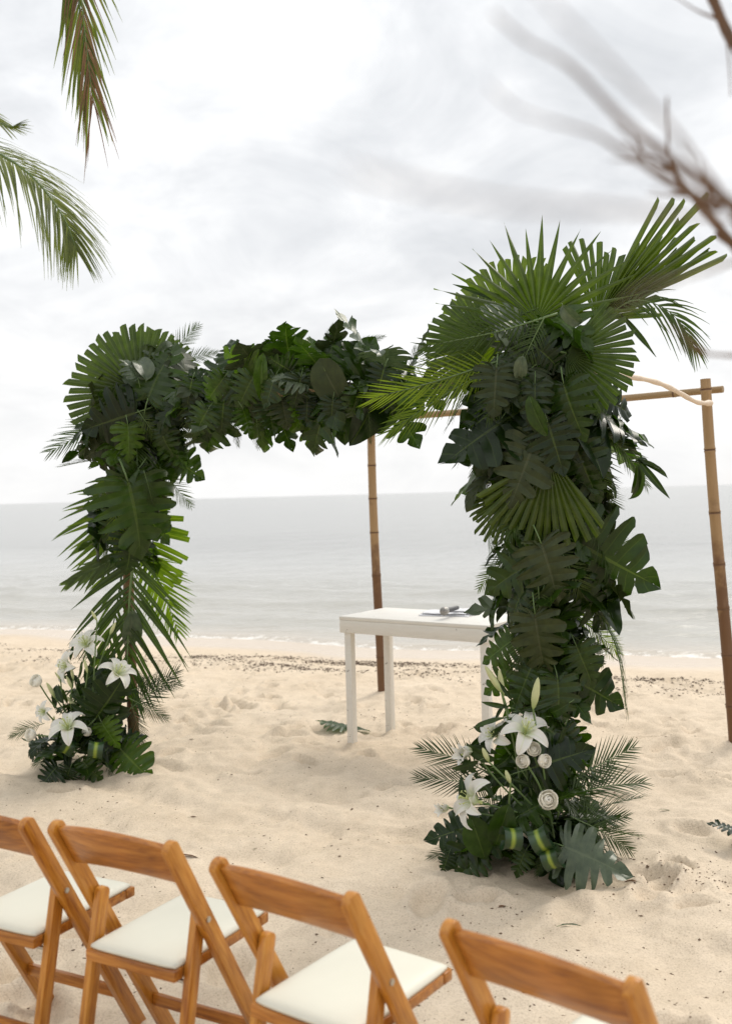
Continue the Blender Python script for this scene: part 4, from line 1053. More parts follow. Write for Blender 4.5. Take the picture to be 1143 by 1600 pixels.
for b, t in (((795, 1105), (748, 1098)), ((790, 1100), (765, 1125)), ((800, 1120), (770, 1150)), ((805, 1108), (860, 1120)), ((812, 1110), (880, 1095)), ((800, 1095), (775, 1060)), ((790, 1130), (760, 1160))):
    leaf(fr, rl.choice(LANCE), b, t, F + 0.02, 0, rl.uniform(-30, 30), 0.8)

# left arrangement
fl = empty('flower_arrangement', on_ground(140, 1205))
tag(fl, 'ground arrangement of white lilies and closed buds over monstera leaves at foot of left post', 'flower arrangement')
cL = Vector((PL.x - 0.26, PL.y - 0.16, gz(PL.x, PL.y)))
YG = cL.y; G = YG - 0.26
arrangement_fill(fl, cL, 90, 0.42, 0.50, 41, AMIX)
lil = []
for (px, py, Y, s_, d, op) in ((137, 1010, G + .1, 0.14, (-0.2, -0.7, 0.8), 0.8), (112, 1042, G + .1, 0.14, (-0.7, -0.6, 0.3), 0.75), (182, 1056, G - .02, 0.145, (0.5, -0.45, 0.75), 0.9),
                               (108, 1140, G - .12, 0.15, (-0.1, -0.6, 0.8), 0.95), (72, 1112, G - .05, 0.085, (-0.5, -0.9, 0.2), 0.8)):
    lil.append(lily(fl, px, py, Y, s_, d, op))
for px, py, s_, d in ((60, 1066, 0.075, (-0.5, -0.8, 0.6)), (52, 1148, 0.07, (-0.6, -0.8, 0.2)), (137, 1146, 0.055, (0, -0.6, 0.9))): lil.append(rose(fl, px, py, G - .02, s_, d))
for b, t, wx in (((87, 1091), (73, 1066), 0.8), ((123, 1112), (105, 1088), 0.8), ((115, 1062), (111, 1042), 0.9), ((152, 970), (143, 954), 0.9), ((172, 992), (181, 972), 0.9), ((137, 1052), (132, 1030), 0.8), ((113, 1076), (104, 1056), .8), ((83, 1150), (85, 1118), 0.7), ((95, 1062), (86, 1050), .8)):
    lil.append(bud(fl, b, t, G + rf.uniform(-.06, .06), wx))
hub = cL + Vector((0.05, -0.05, 0.15))
for p in lil:
    q = hub + Vector((rf.uniform(-.1, .1), rf.uniform(-.1, .05), rf.uniform(0, .08)))
    stem(fl, [q, q.lerp(p, 0.55) + Vector((rf.uniform(-.03, .03), -0.03, 0.0)), p], 0.0045)
for k, v, b, t, dy_, dt_, rr_, wx in (('g', 2, (150, 1122), (200, 1055), -0.26, 0.02, 0, 1.1), ('g', 0, (155, 1110), (140, 1060), -0.2, 0.05, 0, 1.0), ('g', 2, (190, 1172), (235, 1220), -0.20, -0.05, 0, 1.15), ('g', 0, (90, 1198), (60, 1228), -0.26, -0.05, 0, 1.5),
                                      ('g', 1, (110, 1200), (100, 1228), -0.3, 0, 0, 1.5), ('g', 0, (175, 1160), (230, 1145), -0.15, 0.05, 0, 0.8), ('g', 1, (70, 1160), (35, 1190), -0.1, 0, 0, 0.9), ('b', 2, (160, 1130), (185, 1170), -0.28, 0, 0, 1.0), ('g', 0, (130, 1190), (160, 1222), -0.3, 0, 0, 1.0)):
    leaf(fl, MON[k][v], b, t, YG + dy_, dt_, rr_, wx)
for v, b, t, dy_, dt_, rr_, wx in ((0, (200, 1110), (270, 1050), -0.12, 0.02, 0, 1.0), (1, (200, 1090), (262, 1120), -0.15, 0.02, 0, 0.9), (2, (195, 1080), (275, 1065), -0.05, 0.02, 0, 0.9), (0, (70, 1130), (8, 1150), -0.05, 0, 0, 0.7),
                                   (1, (90, 1180), (45, 1195), -0.15, 0, 0, 0.9), (2, (130, 1190), (125, 1225), -0.3, 0, 0, 0.9), (0, (205, 1040), (240, 1075), -.05, 0, 0, .5), (1, (165, 1190), (180, 1218), -0.25, 0, 0, .9), (2, (205, 1100), (225, 1165), -.1, 0, 0, .8)):
    leaf(fl, PIN['s'][v], b, t, YG + dy_, dt_, rr_, wx)
loop_leaf(fl, 150, 1172, G - 0.10, 0.085, 0.055, 0.15, 0.2); loop_leaf(fl, 104, 1166, G - 0.04, 0.08, 0.05, 0.5, 0.4)
for i in range(34):
    px = rl.uniform(85, 190); py = rl.uniform(1085, 1190); a = rl.uniform(0, 6.28); ln = rl.uniform(28, 44)
    leaf(fl, rl.choice(LANCE), (px, py), (px + ln * math.cos(a), py + ln * math.sin(a)), G + 0.06 + rl.uniform(-.08, .08), rl.uniform(-.05, .05), rl.uniform(-50, 50), 1.0)

for i in range(20):
    px = rl.uniform(105, 180); py = rl.uniform(1030, 1105); a = rl.uniform(0.6, 5.6); ln = rl.uniform(24, 40)
    leaf(fl, rl.choice(LANCE), (px, py), (px + ln * math.cos(a), py + ln * math.sin(a)), G + 0.10 + rl.uniform(-.06, .06), rl.uniform(-.05, .05), rl.uniform(-50, 50), 1.0)
leaf(fl, OVAL['g'][1], (150, 1075), (140, 1035), YG - 0.1, 0, 0, 1.1); leaf(fl, OVAL['g'][0], (165, 1090), (120, 1065), YG - 0.12, 0, 0, 1.0); leaf(fl, MON['g'][0], (175, 1085), (160, 1030), YG - 0.05, 0, 0, 1.0)

# ------------------------------------------------------------------ white table
TA = R(-36); tE = Vector((math.cos(TA), math.sin(TA), 0)); tN = Vector((-math.sin(TA), math.cos(TA), 0))
FLp = on_ground(547, 1160); TW, TD, TH = 1.12, 0.54, 0.845
t_loc = FLp + tE * (TW / 2 - 0.035) + tN * (TD / 2 - 0.04); t_loc.z = FLp.z
table = empty('ceremony_table', t_loc, TA)
tag(table, 'narrow white painted wooden table with chipped edges standing on the sand', 'table')
def tpart(name, c, sz, bev=0.004):
    mb = MB().box((0, 0, 0), sz); return mb.build(name, M_PAINT, table, Matrix.Translation(c), bevel=bev)
tpart('tabletop', (0, 0, TH - 0.012), (TW, TD, 0.024))
tpart('apron', (0, -TD / 2 + 0.012, TH - 0.024 - 0.042), (TW - 0.002, 0.022, 0.084)); tpart('apron', (0, TD / 2 - 0.012, TH - 0.024 - 0.042), (TW - 0.002, 0.022, 0.084))
tpart('apron', (-TW / 2 + 0.012, 0, TH - 0.024 - 0.042), (0.022, TD - 0.048, 0.083)); tpart('apron', (TW / 2 - 0.012, 0, TH - 0.024 - 0.042), (0.022, TD - 0.048, 0.083))
for sx in (-1, 1):
    for sy in (-1, 1):
        x_ = sx * (TW / 2 - 0.048); y_ = sy * (TD / 2 - 0.048); wl = t_loc + tE * x_ + tN * y_
        zb = gz(wl.x, wl.y) - t_loc.z - 0.06; hh = TH - 0.024 - zb
        tpart('leg', (x_, y_, zb + hh / 2), (0.05, 0.05, hh), 0.003)
TZ = t_loc.z + TH
# folded cloth and microphone on it
cp = on_z(700, 960, TZ)
cl = empty('folded_cloth', (cp.x, cp.y, TZ), TA + 0.25)
tag(cl, 'thin folded white cloth lying on the white table under the microphone', 'cloth')
def cloth_layer(w, d, z, th, seed, off):
    nx, ny = 22, 16; vs = []; fs = []
    for s in (0, 1):
        for j in range(ny + 1):
            for i in range(nx + 1):
                u, v = i / nx - .5, j / ny - .5
                h = 0.004 * perlin(np.array([u * 4 + seed]), np.array([v * 4.0]))[0] + 0.0025
                edge = min(0.5 - abs(u), 0.5 - abs(v)); rnd = min(edge * 9, 1)
                vs.append((u * w + off[0] + 0.008 * math.sin(v * 9 + seed), v * d + off[1] + 0.006 * math.sin(u * 7 + seed), z + (max(h, 0.0005) * 1 + th * rnd if s else 0.0005)))
    n1 = (nx + 1) * (ny + 1)
    for s in (0, 1):
        for j in range(ny):
            for i in range(nx):
                a = s * n1 + j * (nx + 1) + i; f = (a, a + 1, a + nx + 2, a + nx + 1); fs.append(f if s else f[::-1])
    for i in range(nx):
        a = i; fs.append((a, a + 1, n1 + a + 1, n1 + a)); a = ny * (nx + 1) + i; fs.append((a + 1, a, n1 + a, n1 + a + 1))
    for j in range(ny):
        a = j * (nx + 1); fs.append((a + nx + 1, a, n1 + a, n1 + a + nx + 1)); a = j * (nx + 1) + nx; fs.append((a, a + nx + 1, n1 + a + nx + 1, n1 + a))
    link('fold', mesh_from('fold', vs, fs, [M_CLOTH]), cl)
cloth_layer(0.34, 0.22, 0.001, 0.006, 1, (0, 0)); cloth_layer(0.30, 0.20, 0.014, 0.005, 5, (-0.015, 0.0)); cloth_layer(0.16, 0.15, 0.026, 0.004, 9, (0.11, 0.02))
mp_ = on_z(692, 955, TZ + 0.05); mic = empty('microphone', (cp.x - 0.0, cp.y, TZ + 0.047))
mic.location = on_z(693, 955, TZ + 0.052)
tag(mic, 'black handheld microphone with silver ball grille lying on the folded cloth', 'microphone')
md = Vector((0.5, 0.86, 0)).normalized(); q = md.to_track_quat('Z', 'Y').to_matrix().to_4x4()
def lathe_part(name, pr_, mat, n=18):
    me = lathe(pr_, n, [mat], name); return link(name, me, mic, q)
def mesh_grille():
    m, t, p = new_mat('silver_mesh_grille'); tcn = t.nodes.new('ShaderNodeTexCoord')
    ck = t.nodes.new('ShaderNodeTexChecker'); ck.inputs['Scale'].default_value = 260; t.links.new(tcn.outputs['Object'], ck.inputs['Vector'])
    t.links.new(tmix(t, ck.outputs['Fac'], (0.16, 0.15, 0.14), (0.42, 0.40, 0.37)), p.inputs['Base Color']); p.inputs['Metallic'].default_value = 0.8; p.inputs['Roughness'].default_value = 0.45
    return m
lathe_part('grille', [(0.001, -0.028)] + [(0.0275 * math.sin(a), -0.0275 * math.cos(a)) for a in [0.3, 0.6, 0.9, 1.2, 1.5, 1.8, 2.1, 2.35]], mesh_grille())
lathe_part('collar', [(0.019, 0.018), (0.0245, 0.019), (0.0245, 0.027), (0.020, 0.028)], M_STEEL)
lathe_part('handle', [(0.020, 0.027), (0.0175, 0.05), (0.0150, 0.12), (0.0135, 0.20), (0.012, 0.205), (0.001, 0.206)], M_MICB)

# ------------------------------------------------------------------ folding chairs
CW = 0.42
def chair_parts(root):
    top = Vector((0, -0.02, 0.79)); foot = Vector((0, 0.44, -0.02)); ax = (top - foot).normalized()
    th, wd = 0.024, 0.047
    rot = Matrix((Vector((1, 0, 0)), ax.cross(Vector((1, 0, 0))), ax)).transposed()
    def plank(name, p0, p1, x_, th_, wd_, round_top=True, mat=M_WOOD):
        a = (p1 - p0); Ln = a.length; a.normalize(); rt = Matrix((Vector((1, 0, 0)), a.cross(Vector((1, 0, 0))), a)).transposed()
        # outline with rounded upper end, extruded by the thickness
        out = []; r_ = wd_ / 2
        out.append((-r_, 0)); out.append((r_, 0))
        if round_top:
            for k in range(9):
                t_ = math.pi * k / 8; out.append((r_ * math.cos(t_), Ln - r_ * 0.75 + r_ * 0.75 * math.sin(t_)))
        else: out += [(r_, Ln), (-r_, Ln)]
        vs = [Vector((-th_ / 2, o[0], o[1])) for o in out] + [Vector((th_ / 2, o[0], o[1])) for o in out]; n = len(out)
        fs = [tuple(range(n))[::-1], tuple(range(n, 2 * n))] + [(i, (i + 1) % n, n + (i + 1) % n, n + i) for i in range(n)]
        mb = MB(); mb.v = vs; mb.f = fs; mb.fm = [0] * len(fs); mb.uv = [(0, 0)] * len(vs)
        return mb.build(name, mat, root, Matrix.Translation(p0 + Vector((x_, 0, 0))) @ rt.to_4x4(), bevel=0.0028)
    hx = CW / 2 - th / 2
    piv = foot.lerp(top, 0.70)
    for s in (-1, 1):
        plank('post', foot, top, s * hx, th, wd)
        rl_ = plank('rear_leg', Vector((0, 0.0, -0.02)), piv + Vector((0, 0.012, 0.022)), s * (hx - th - 0.003), th, 0.040)
        mb = MB(); mb.tube([(s * (hx + th / 2 - 0.001), piv.y, piv.z), (s * (hx + th / 2 + 0.004), piv.y, piv.z)], 0.008, 12)
        mb.build('bolt', M_STEEL, root, Matrix())
    # curved back rest, arched along both edges
    nx = 18; hw = hx - th / 2 - 0.001; vs = []; fs = []
    H0 = foot.lerp(top, 0.845); H1 = foot.lerp(top, 0.985); up = ax; nb = ax.cross(Vector((1, 0, 0)))
    for i in range(nx + 1):
        u = 2 * i / nx - 1; bow = (1 - u * u)
        for (h, t_) in ((H0, 0), (H1, 0), (H1, 1), (H0, 1)):
            p = h + Vector((u * hw, 0, 0)) + up * (0.034 * bow) + nb * (-0.008 + 0.017 * t_ - 0.016 * bow * (1 if nb.y > 0 else -1))
            vs.append(p)
    for i in range(nx):
        a = i * 4
        for k in range(4): fs.append((a + k, a + (k + 1) % 4, a + 4 + (k + 1) % 4, a + 4 + k))
    fs.append((0, 3, 2, 1)); e_ = nx * 4; fs.append((e_, e_ + 1, e_ + 2, e_ + 3))
    mb = MB(); mb.v = vs; mb.f = fs; mb.fm = [0] * len(fs); mb.uv = [(0, 0)] * len(vs)
    mb.build('back_rest', M_WOODX, root, Matrix(), bevel=0.003)
    # seat frame and cushion
    sw = CW - 2 * th - 0.075; sz = 0.425; y0, y1 = 0.04, 0.475; tilt = Matrix.Rotation(R(-1), 4, 'X')
    SM = Matrix.Translation((0, 0, sz)) @ tilt
    ws = CW / 2 - th - 0.005
    def slab(name, x0, x1, ya, yb, za, zb, mat, bev, seg=2):
        return MB().box(((x0 + x1) / 2, (ya + yb) / 2, (za + zb) / 2), (x1 - x0, yb - ya, zb - za)).build(name, mat, root, SM, bevel=bev, seg=seg)
    sf = MB(); wf = hx - th - th / 2 - 0.006
    sf.box((0, y0 + 0.02, -0.012), (2 * wf, 0.04, 0.03)); sf.box((0, y1 - 0.02, -0.012), (2 * wf, 0.04, 0.03))
    for s in (-1, 1): sf.box((s * (wf - 0.022), (y0 + y1) / 2, -0.012), (0.043, y1 - y0 - 0.082, 0.029))
    sf.build('seat_frame', M_WOODX, root, SM, bevel=0.004)
    # pillow-like cushion
    nx, ny = 16, 16; vs = []; fs = []; cw, cd_ = 2 * wf - 0.006, y1 - y0 - 0.014
    def sup(a): return math.copysign(abs(a) ** 0.8, a)
    for s in (0, 1):
        for j in range(ny + 1):
            for i in range(nx + 1):
                u = 2 * i / nx - 1; v = 2 * j / ny - 1
                eu = 1 - abs(u) ** 7; ev_ = 1 - abs(v) ** 7; h = (max(eu, 0) * max(ev_, 0)) ** 0.4
                corner = 1 - 0.03 * (abs(u) * abs(v)) ** 6
                vs.append((u * cw / 2 * corner, (y0 + y1) / 2 + v * cd_ / 2 * corner, 0.0045 + (0.008 + 0.012 * h + 0.004 * (1 - u * u) * (1 - v * v) if s else 0)))
    n1 = (nx + 1) * (ny + 1)
    for s in (0, 1):
        for j in range(ny):
            for i in range(nx):
                a = s * n1 + j * (nx + 1) + i; f = (a, a + 1, a + nx + 2, a + nx + 1); fs.append(f if s else f[::-1])
    for i in range(nx):
        a = i; fs.append((a, a + 1, n1 + a + 1, n1 + a)); a = ny * (nx + 1) + i; fs.append((a + 1, a, n1 + a, n1 + a + 1))
    for j in range(ny):
        a = j * (nx + 1); fs.append((a + nx + 1, a, n1 + a, n1 + a + nx + 1)); a = j * (nx + 1) + nx; fs.append((a, a + nx + 1, n1 + a + nx + 1, n1 + a))
    link('cushion', mesh_from('cushion', vs, fs, [M_CUSH]), root, SM)
    # stretchers
    f1 = foot.lerp(top, 0.20); f2 = Vector((0, 0.0, 0)).lerp(piv, 0.30)
    MB().box((0, 0, 0), (2 * hx - th - 0.001, 0.018, 0.035)).build('stretcher', M_WOODX, root, Matrix.Translation(f1), bevel=0.003)
    MB().box((0, 0, 0), (2 * hx - 3 * th - 0.008, 0.018, 0.032)).build('stretcher', M_WOODX, root, Matrix.Translation(f2), bevel=0.003)
    MB().tube([(-(hx - th - th / 2 - 0.002), 0.075, sz - 0.036), (hx - th - th / 2 - 0.002, 0.075, sz - 0.036)], 0.006, 8).build('seat_rod', M_STEEL, root, Matrix())
proto = empty('folding_chair', (0, 0, 0)); chair_parts(proto)
ctops = [((-118, 1262), (43, 1285)), ((92, 1290), (253, 1320)), ((334, 1347), (547, 1404)), ((697, 1447), (985, 1540))]
clabels = ['honey wooden folding chair cut off by the left picture edge', 'wooden folding chair fully in view, second from the left edge',
           'wooden folding chair in the middle of the row, third from left', 'rightmost and nearest wooden folding chair, only its back rest in view']
for i, (a, b) in enumerate(ctops):
    c = proto if i == 0 else proto.copy()
    if i:
        COL.objects.link(c)
        for ch in list(proto.children):
            d = ch.copy(); COL.objects.link(d); d.parent = c
    zt = 0.775
    A = on_z(a[0], a[1], zt); B = on_z(b[0], b[1], zt); mid = (A + B) / 2; ang = math.atan2(B.y - A.y, B.x - A.x)
    if i == 0:
        ang = R(-27); mid = B - Vector((math.cos(ang), math.sin(ang), 0)) * CW / 2
    fwd = Vector((-math.sin(ang), math.cos(ang), 0))
    c.location = mid + fwd * 0.02; c.location.z = zt - 0.785; c.rotation_euler = (0, 0, ang)
    tag(c, clabels[i], 'chair', 'folding chairs in a row facing the arch')

# ------------------------------------------------------------------ palm tree at the left, fronds reaching into the picture
YP = 7.2
crown = Vector((-4.7, YP + 0.3, 5.5))
palm = empty('palm_tree', (-5.2, YP + 0.4, gz(-5.2, YP + 0.4)))
tag(palm, 'coconut palm whose drooping fronds reach in from upper left', 'palm tree')
mb = MB(); tp = spline([palm.location - Vector((0, 0, 0.3)), palm.location + Vector((0.05, 0, 1.8)), palm.location + Vector((0.2, 0, 3.8)), crown], 60)
mb.tube([p - palm.location for p in tp], [(0.17 - 0.06 * i / 59) * (1.06 if i % 2 else 1.0) * (1 + 0.5 * math.exp(-i / 4)) for i in range(60)], 14)
mb.build('trunk', M_TRUNK, palm, Matrix())
def palm_frond(seed, pts, mat=None, **kw):
    return link('frond', frond_mesh(seed, mat or M_COCO, [Vector(p) - palm.location for p in pts], name='frond', **kw), palm, Matrix())
palm_frond(201, [crown, at(-200, 180, YP), at(-60, 215, YP), at(38, 265, YP), at(97, 335, YP), at(120, 392, YP)], n=96, lmax=0.62, w=0.017, a0=75, a1=24, start=0.1, droop=0.42, lift=0.05, rach=0.02, ragged=0.12, grav=Vector((0.25, -0.55, 0.8)).normalized(), tip_l=0.3)
palm_frond(202, [crown, at(-60, -170, YP - 0.2), at(60, -190, YP - 0.4), at(110, -90, YP - 0.4), at(128, 40, YP - 0.4), at(140, 130, YP - 0.4)], n=50, lmax=0.55, w=0.024, a0=35, a1=12, start=0.1, droop=0.30, lift=0.05, rach=0.02, ragged=0.15, grav=Vector((0.3, -0.9, 0.2)).normalized(), tip_l=0.75)
M_DRYF = leaf_mat('withered_frond_brown', (0.16, 0.09, 0.05), (0.20, 0.12, 0.07), (0.2, 0.14, 0.09), 0.7, 0.3, (1.2, 1.1, 0.9), veined=False)
palm_frond(205, [crown, at(-50, -180, YP - 0.3), at(70, -195, YP - 0.5), at(116, -80, YP - 0.5), at(134, 60, YP - 0.5), at(146, 165, YP - 0.5)], mat=M_DRYF, n=30, lmax=0.50, w=0.010, a0=30, a1=12, start=0.2, droop=0.2, lift=0.05, rach=0.01, ragged=0.3, grav=Vector((0.3, -0.9, 0.2)).normalized(), tip_l=0.9)
palm_frond(203, [crown, at(-260, 260, YP), at(-120, 340, YP), at(-85, 450, YP), at(-68, 560, YP)], n=50, lmax=0.5, w=0.028, a0=60, a1=20, start=0.1, droop=0.4, lift=0.05, rach=0.02, ragged=0.1, grav=Vector((0.3, -0.6, 0.7)).normalized())
palm_frond(204, [crown, at(-230, 80, YP + .3), at(-90, 130, YP + .4), at(0, 193, YP + .4), at(32, 196, YP + .4)], n=40, lmax=0.35, w=0.022, a0=50, a1=15, start=0.1, droop=0.1, lift=0.05, rach=0.015, ragged=0.2, grav=Vector((0.3, -0.6, 0.7)).normalized(), tip_l=0.15)
for i in range(9):                       # the rest of the crown, beyond the frame
    a = R(120 + i * 22); o = Vector((math.cos(a), math.sin(a), 0)); up = rl.uniform(0.3, 0.9)
    palm_frond(210 + i, [crown, crown + o * 0.8 + Vector((0, 0, 0.5 * up)), crown + o * 1.7 + Vector((0, 0, 0.5 * up)), crown + o * 2.5 + Vector((0, 0, -0.2)), crown + o * 2.9 + Vector((0, 0, -0.9))], n=46, lmax=0.6, w=0.03, a0=65, a1=25, start=0.12, droop=0.5, lift=0.1, rach=0.02)

# ------------------------------------------------------------------ bare branches close by at the upper right
shrub = empty('bare_tree', (1.15, 1.25, gz(1.15, 1.25)))
tag(shrub, 'leafless grey brown tree whose blurred twigs cross the upper right sky', 'tree')
def limb(name, pts, r0, r1, n=26, k=8):
    pp = spline([Vector(p) for p in pts], n); rr = random.Random(len(shrub.children))
    mb = MB(); mb.tube([p - shrub.location for p in pp], [(r1 + (r0 - r1) * (1 - i / (n - 1)) ** 2.0) * (1 + 0.08 * rr.uniform(-1, 1)) for i in range(n)], k)
    mb.build(name, M_BARK, shrub, Matrix())
sl_ = shrub.location
fork = Vector((0.95, 1.15, 1.75)); fork2 = Vector((0.85, 1.0, 2.2))
limb('trunk', [sl_ - Vector((0, 0, 0.2)), sl_ + Vector((0.02, 0, 0.6)), sl_ + Vector((-0.06, -0.03, 1.2)), fork, fork2], 0.06, 0.028)
def tw(px, py, d): return at(px, py, d)
limb('branch', [fork, tw(1260, 430, .95), tw(1143, 322, .80), tw(1052, 252, .70), tw(972, 188, .62), tw(892, 105, .58), tw(823, 65, .55), tw(770, 20, .53)], 0.0085, 0.0008)
limb('branch', [tw(1160, 400, 1.3), tw(1088, 315, 1.2), tw(1052, 268, 1.18), tw(1043, 232, 1.17), tw(1041, 152, 1.15)], 0.0068, 0.0014)
limb('branch', [fork, tw(1240, 500, 1.25), tw(1160, 400, 1.3), tw(1120, 366, 1.25)], 0.009, 0.0045)
limb('branch', [tw(1120, 325, .85), tw(1052, 288, .78), tw(1008, 257, .72), tw(965, 232, .66), tw(930, 210, .62), tw(880, 195, .55), tw(812, 174, .5), tw(762, 134, .48)], 0.0048, 0.0005)
limb('branch', [fork2, tw(1230, 150, 1.3), tw(1150, 75, 1.4), tw(1113, 0, 1.4), tw(1090, -60, 1.4)], 0.012, 0.007)
limb('branch', [tw(1120, 15, 1.4), tw(1131, 45, 1.4), tw(1137, 90, 1.38), tw(1141, 150, 1.36)], 0.0026, 0.0009)
limb('branch', [fork, tw(1220, 560, 1.1), tw(1143, 556, 1.05), tw(1088, 551, 1.0), tw(1060, 540, 1.0)], 0.005, 0.0010)
limb('branch', [tw(1143, 322, .80), tw(1060, 215, .55), tw(960, 110, .42), tw(880, 30, .38), tw(830, -30, .36)], 0.0018, 0.0005)
limb('branch', [tw(1150, 345, .8), tw(1000, 330, .42), tw(840, 322, .33), tw(700, 303, .30), tw(545, 266, .29)], 0.0014, 0.0007)
limb('branch', [tw(1160, 405, .9), tw(1080, 430, .6), tw(1000, 455, .45), tw(960, 500, .42)], 0.002, 0.0006)

rb = random.Random(17)
for px, py, d, n_ in ((1052, 270, 1.15, 2), (1080, 305, 1.1, 2), (1008, 257, .9, 2), (1110, 318, 1.0, 2), (1120, 30, 1.3, 2), (1100, 552, 1.0, 2)):
    for i in range(n_):
        a = R(rb.uniform(100, 175)); ln = rb.uniform(45, 110); q = [(px, py)]
        for k in range(3): q.append((q[-1][0] + ln / 3 * math.cos(a), q[-1][1] - ln / 3 * math.sin(a))); a += rb.uniform(-.35, .35)
        limb('twig', [tw(x_, y_, d - 0.02 * k) for k, (x_, y_) in enumerate(q)], 0.0024, 0.0006, 12, 6)

# ------------------------------------------------------------------ things lying on the sand
def ground_leaf(name, me, px, py, ln, ang, label, cat='leaf', lift=0.012, tilt=0.0, wx=1.0, group=None):
    p = on_ground(px, py); root = link(name, me)
    root.matrix_basis = Matrix.Translation((p.x, p.y, gz(p.x, p.y) + lift)) @ Matrix.Rotation(R(ang), 4, 'Z') @ Matrix.Rotation(R(tilt), 4, 'X') @ Matrix.Diagonal((ln * wx, ln, ln, 1))
    tag(root, label, cat, group); return root
ground_leaf('fallen_leaf', MON['b'][2], 540, 1142, 0.22, 70, 'bright green monstera leaf fallen on sand beside the left table leg', lift=0.03, tilt=14)
ground_leaf('fallen_leaf', OVAL['g'][0], 556, 1143, 0.12, -60, 'dull grey green leaf lying flat behind the left table leg', lift=0.012, wx=1.4, tilt=0)
ground_leaf('fallen_leaf', MON['g'][0], 1150, 1318, 0.13, 60, 'dark green leaf clump on sand at the right picture edge', lift=0.05, tilt=25)
M_DRY = leaf_mat('dry_leaf_brown', (0.12, 0.06, 0.03), (0.18, 0.10, 0.05), (0.2, 0.12, 0.07), 0.7, 0.1, (1, 1, 1), veined=False)
DRY = blade_mesh('leaf_scrap', 77, M_DRY, 0.22, 0.5, 0.3, 0.8, 0, 0.4, 0.01); GRN = blade_mesh('leaf_scrap', 78, M_PALM, 0.16, 0.4, 0.3, 0.9, 0, 0.2, 0.01)
for me, px, py, ln, a, lab in ((DRY, 297, 1278, 0.075, -80, 'dark dry leaf scrap on open sand above the second chair'), (GRN, 398, 1325, 0.055, 20, 'tiny bright green leaf scrap on sand above the third chair'),
                               (GRN, 875, 1448, 0.115, -75, 'long thin green leaf blade on sand above the rightmost chair'), (GRN, 1030, 1268, 0.07, -80, 'small green leaf blade on sand right of the large arrangement'),
                               (DRY, 790, 1418, 0.055, 80, 'small dark twig like scrap in front of the large flower arrangement'), (DRY, 282, 1338, 0.09, -85, 'thin brown leaf strip on sand just right of the second chair back'),
                               (DRY, 995, 1390, 0.06, 60, 'reddish dry leaf scrap on sand by the leaf with painted sky sheen'), (DRY, 296, 1162, 0.05, -50, 'little brown leaf scrap on sand right of the left arrangement')):
    ground_leaf('leaf_scrap', me, px, py, ln, a, lab, 'leaf scrap', lift=0.006)

def flakes(name, pts, label, mat, lo, hi, seed):
    rr = random.Random(seed); vs = []; fs = []
    xs = np.array([p[0] for p in pts]); ys = np.array([p[1] for p in pts]); zs = sand_z(xs, ys)
    for x_, y_, z_ in zip(xs, ys, zs):
        s_ = rr.uniform(lo, hi); a = rr.uniform(0, 6.28); el = rr.uniform(0.25, 0.8); b = len(vs); c, s = math.cos(a), math.sin(a); h = s_ * rr.uniform(0.2, 0.6)
        for u, v, w in ((-1, 0, 0), (0, -el, 0), (1, 0, 0), (0, el, 0), (rr.uniform(-.3, .3), 0, 1)):
            vs.append((x_ + (u * c - v * s) * s_, y_ + (u * s + v * c) * s_, z_ - 0.001 + w * h + (abs(u) * 0.3 * h)))
        fs += [(b, b + 1, b + 4), (b + 1, b + 2, b + 4), (b + 2, b + 3, b + 4), (b + 3, b, b + 4)]
    o = link(name, mesh_from(name, vs, fs, [mat], smooth=False)); tag(o, label, kind='stuff'); return o
rd = random.Random(8); pts = []
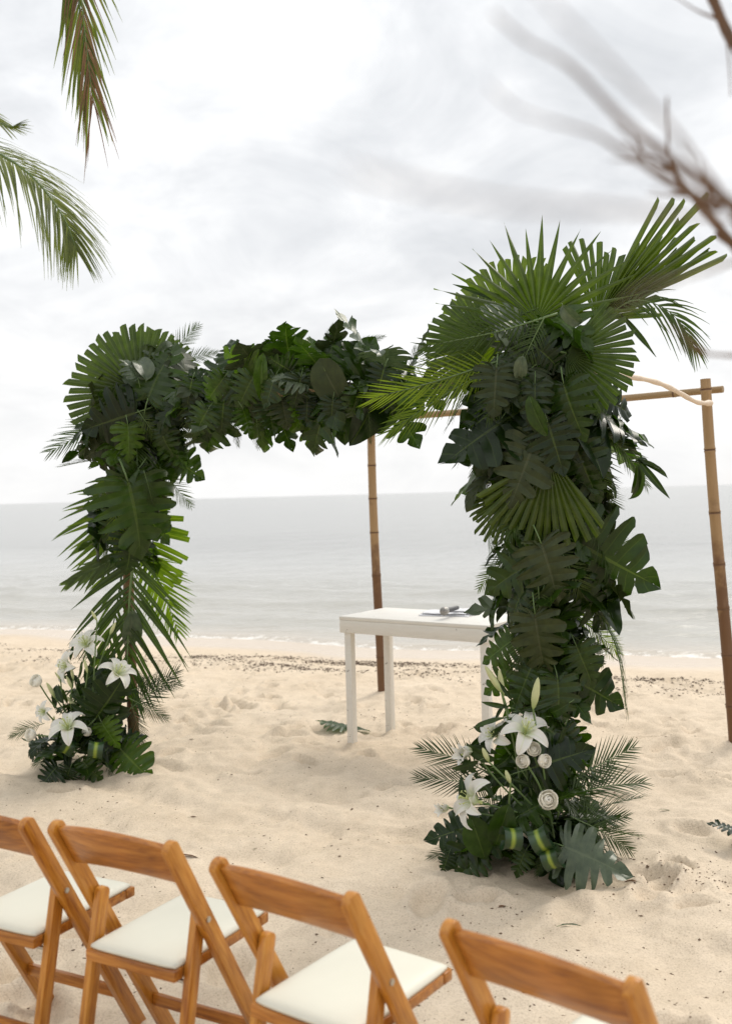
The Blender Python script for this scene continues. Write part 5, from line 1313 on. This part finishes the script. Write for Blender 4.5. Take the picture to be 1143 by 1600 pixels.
for i in range(2600):
    px = rd.uniform(-60, 1200); py = 1050 + (rd.random() ** 1.1) * 560; p = on_z(px, py, 0); 
    if perlin(np.array([p.x * 0.9]), np.array([p.y * 0.9]))[0] + rd.uniform(-0.5, 0.35) < 0: continue
    pts.append((p.x, p.y))
for cx0, cy0, n_, sp in ((1100, 1380, 130, 0.14), (1010, 1370, 50, 0.12), (640, 1105, 60, 0.2), (560, 1120, 40, 0.14), (710, 1110, 50, .2), (1090, 1150, 40, .3), (290, 1085, 30, .1), (420, 1100, 30, .3)):
    c = on_z(cx0, cy0, 0)
    for i in range(n_): pts.append((rd.gauss(c.x, sp), rd.gauss(c.y, sp * 1.0)))
M_DEB = plain_mat('dry_debris', (0.12, 0.075, 0.045), 0.9, 0, 0.5, 3)
flakes('beach_debris', pts, 'tiny brown plant crumbs scattered over the sand', M_DEB, 0.003, 0.0105, 4)
pts = []
for i in range(16000):
    a = rd.uniform(-2.5, 11.0); band = rd.choice((1.55, 1.7, 2.3, 2.6))
    d = band + 0.22 * math.sin(a * 0.9) + 0.1 * math.sin(a * 2.7) + rd.gauss(0, 0.09 if band < 2 else 0.2)
    x_ = SH0.x + SHT.x * a - SHN.x * d; y_ = SH0.y + SHT.y * a - SHN.y * d
    g_ = perlin(np.array([a * 0.9 + 3]), np.array([band * 3.0]))[0] + 0.5 * perlin(np.array([a * 3.1]), np.array([d * 3]))[0]
    if g_ + rd.uniform(-0.25, 0.25) < (0.05 if band < 2 else 0.12): continue
    pts.append((x_, y_))
for cx0, cy0, n_, sp in ((430, 1022, 420, .28), (520, 1014, 380, .3), (575, 1016, 300, .22), (330, 1012, 260, .3), (700, 1030, 160, .25), (1030, 1045, 220, .25), (620, 1012, 150, .2), (250, 1020, 160, .25), (490, 1030, 200, .3)):
    c = on_z(cx0, cy0, -0.05)
    for i in range(n_):
        u, v = rd.gauss(0, sp), rd.gauss(0, sp * 0.3); pts.append((c.x + SHT.x * u - SHN.x * v, c.y + SHT.y * u - SHN.y * v))
M_WEED = plain_mat('dry_seaweed', (0.085, 0.055, 0.035), 0.9, 0, 0.5, 3)
flakes('seaweed_line', pts, 'broken line of dark dry seaweed left along the tide mark', M_WEED, 0.005, 0.021, 6)
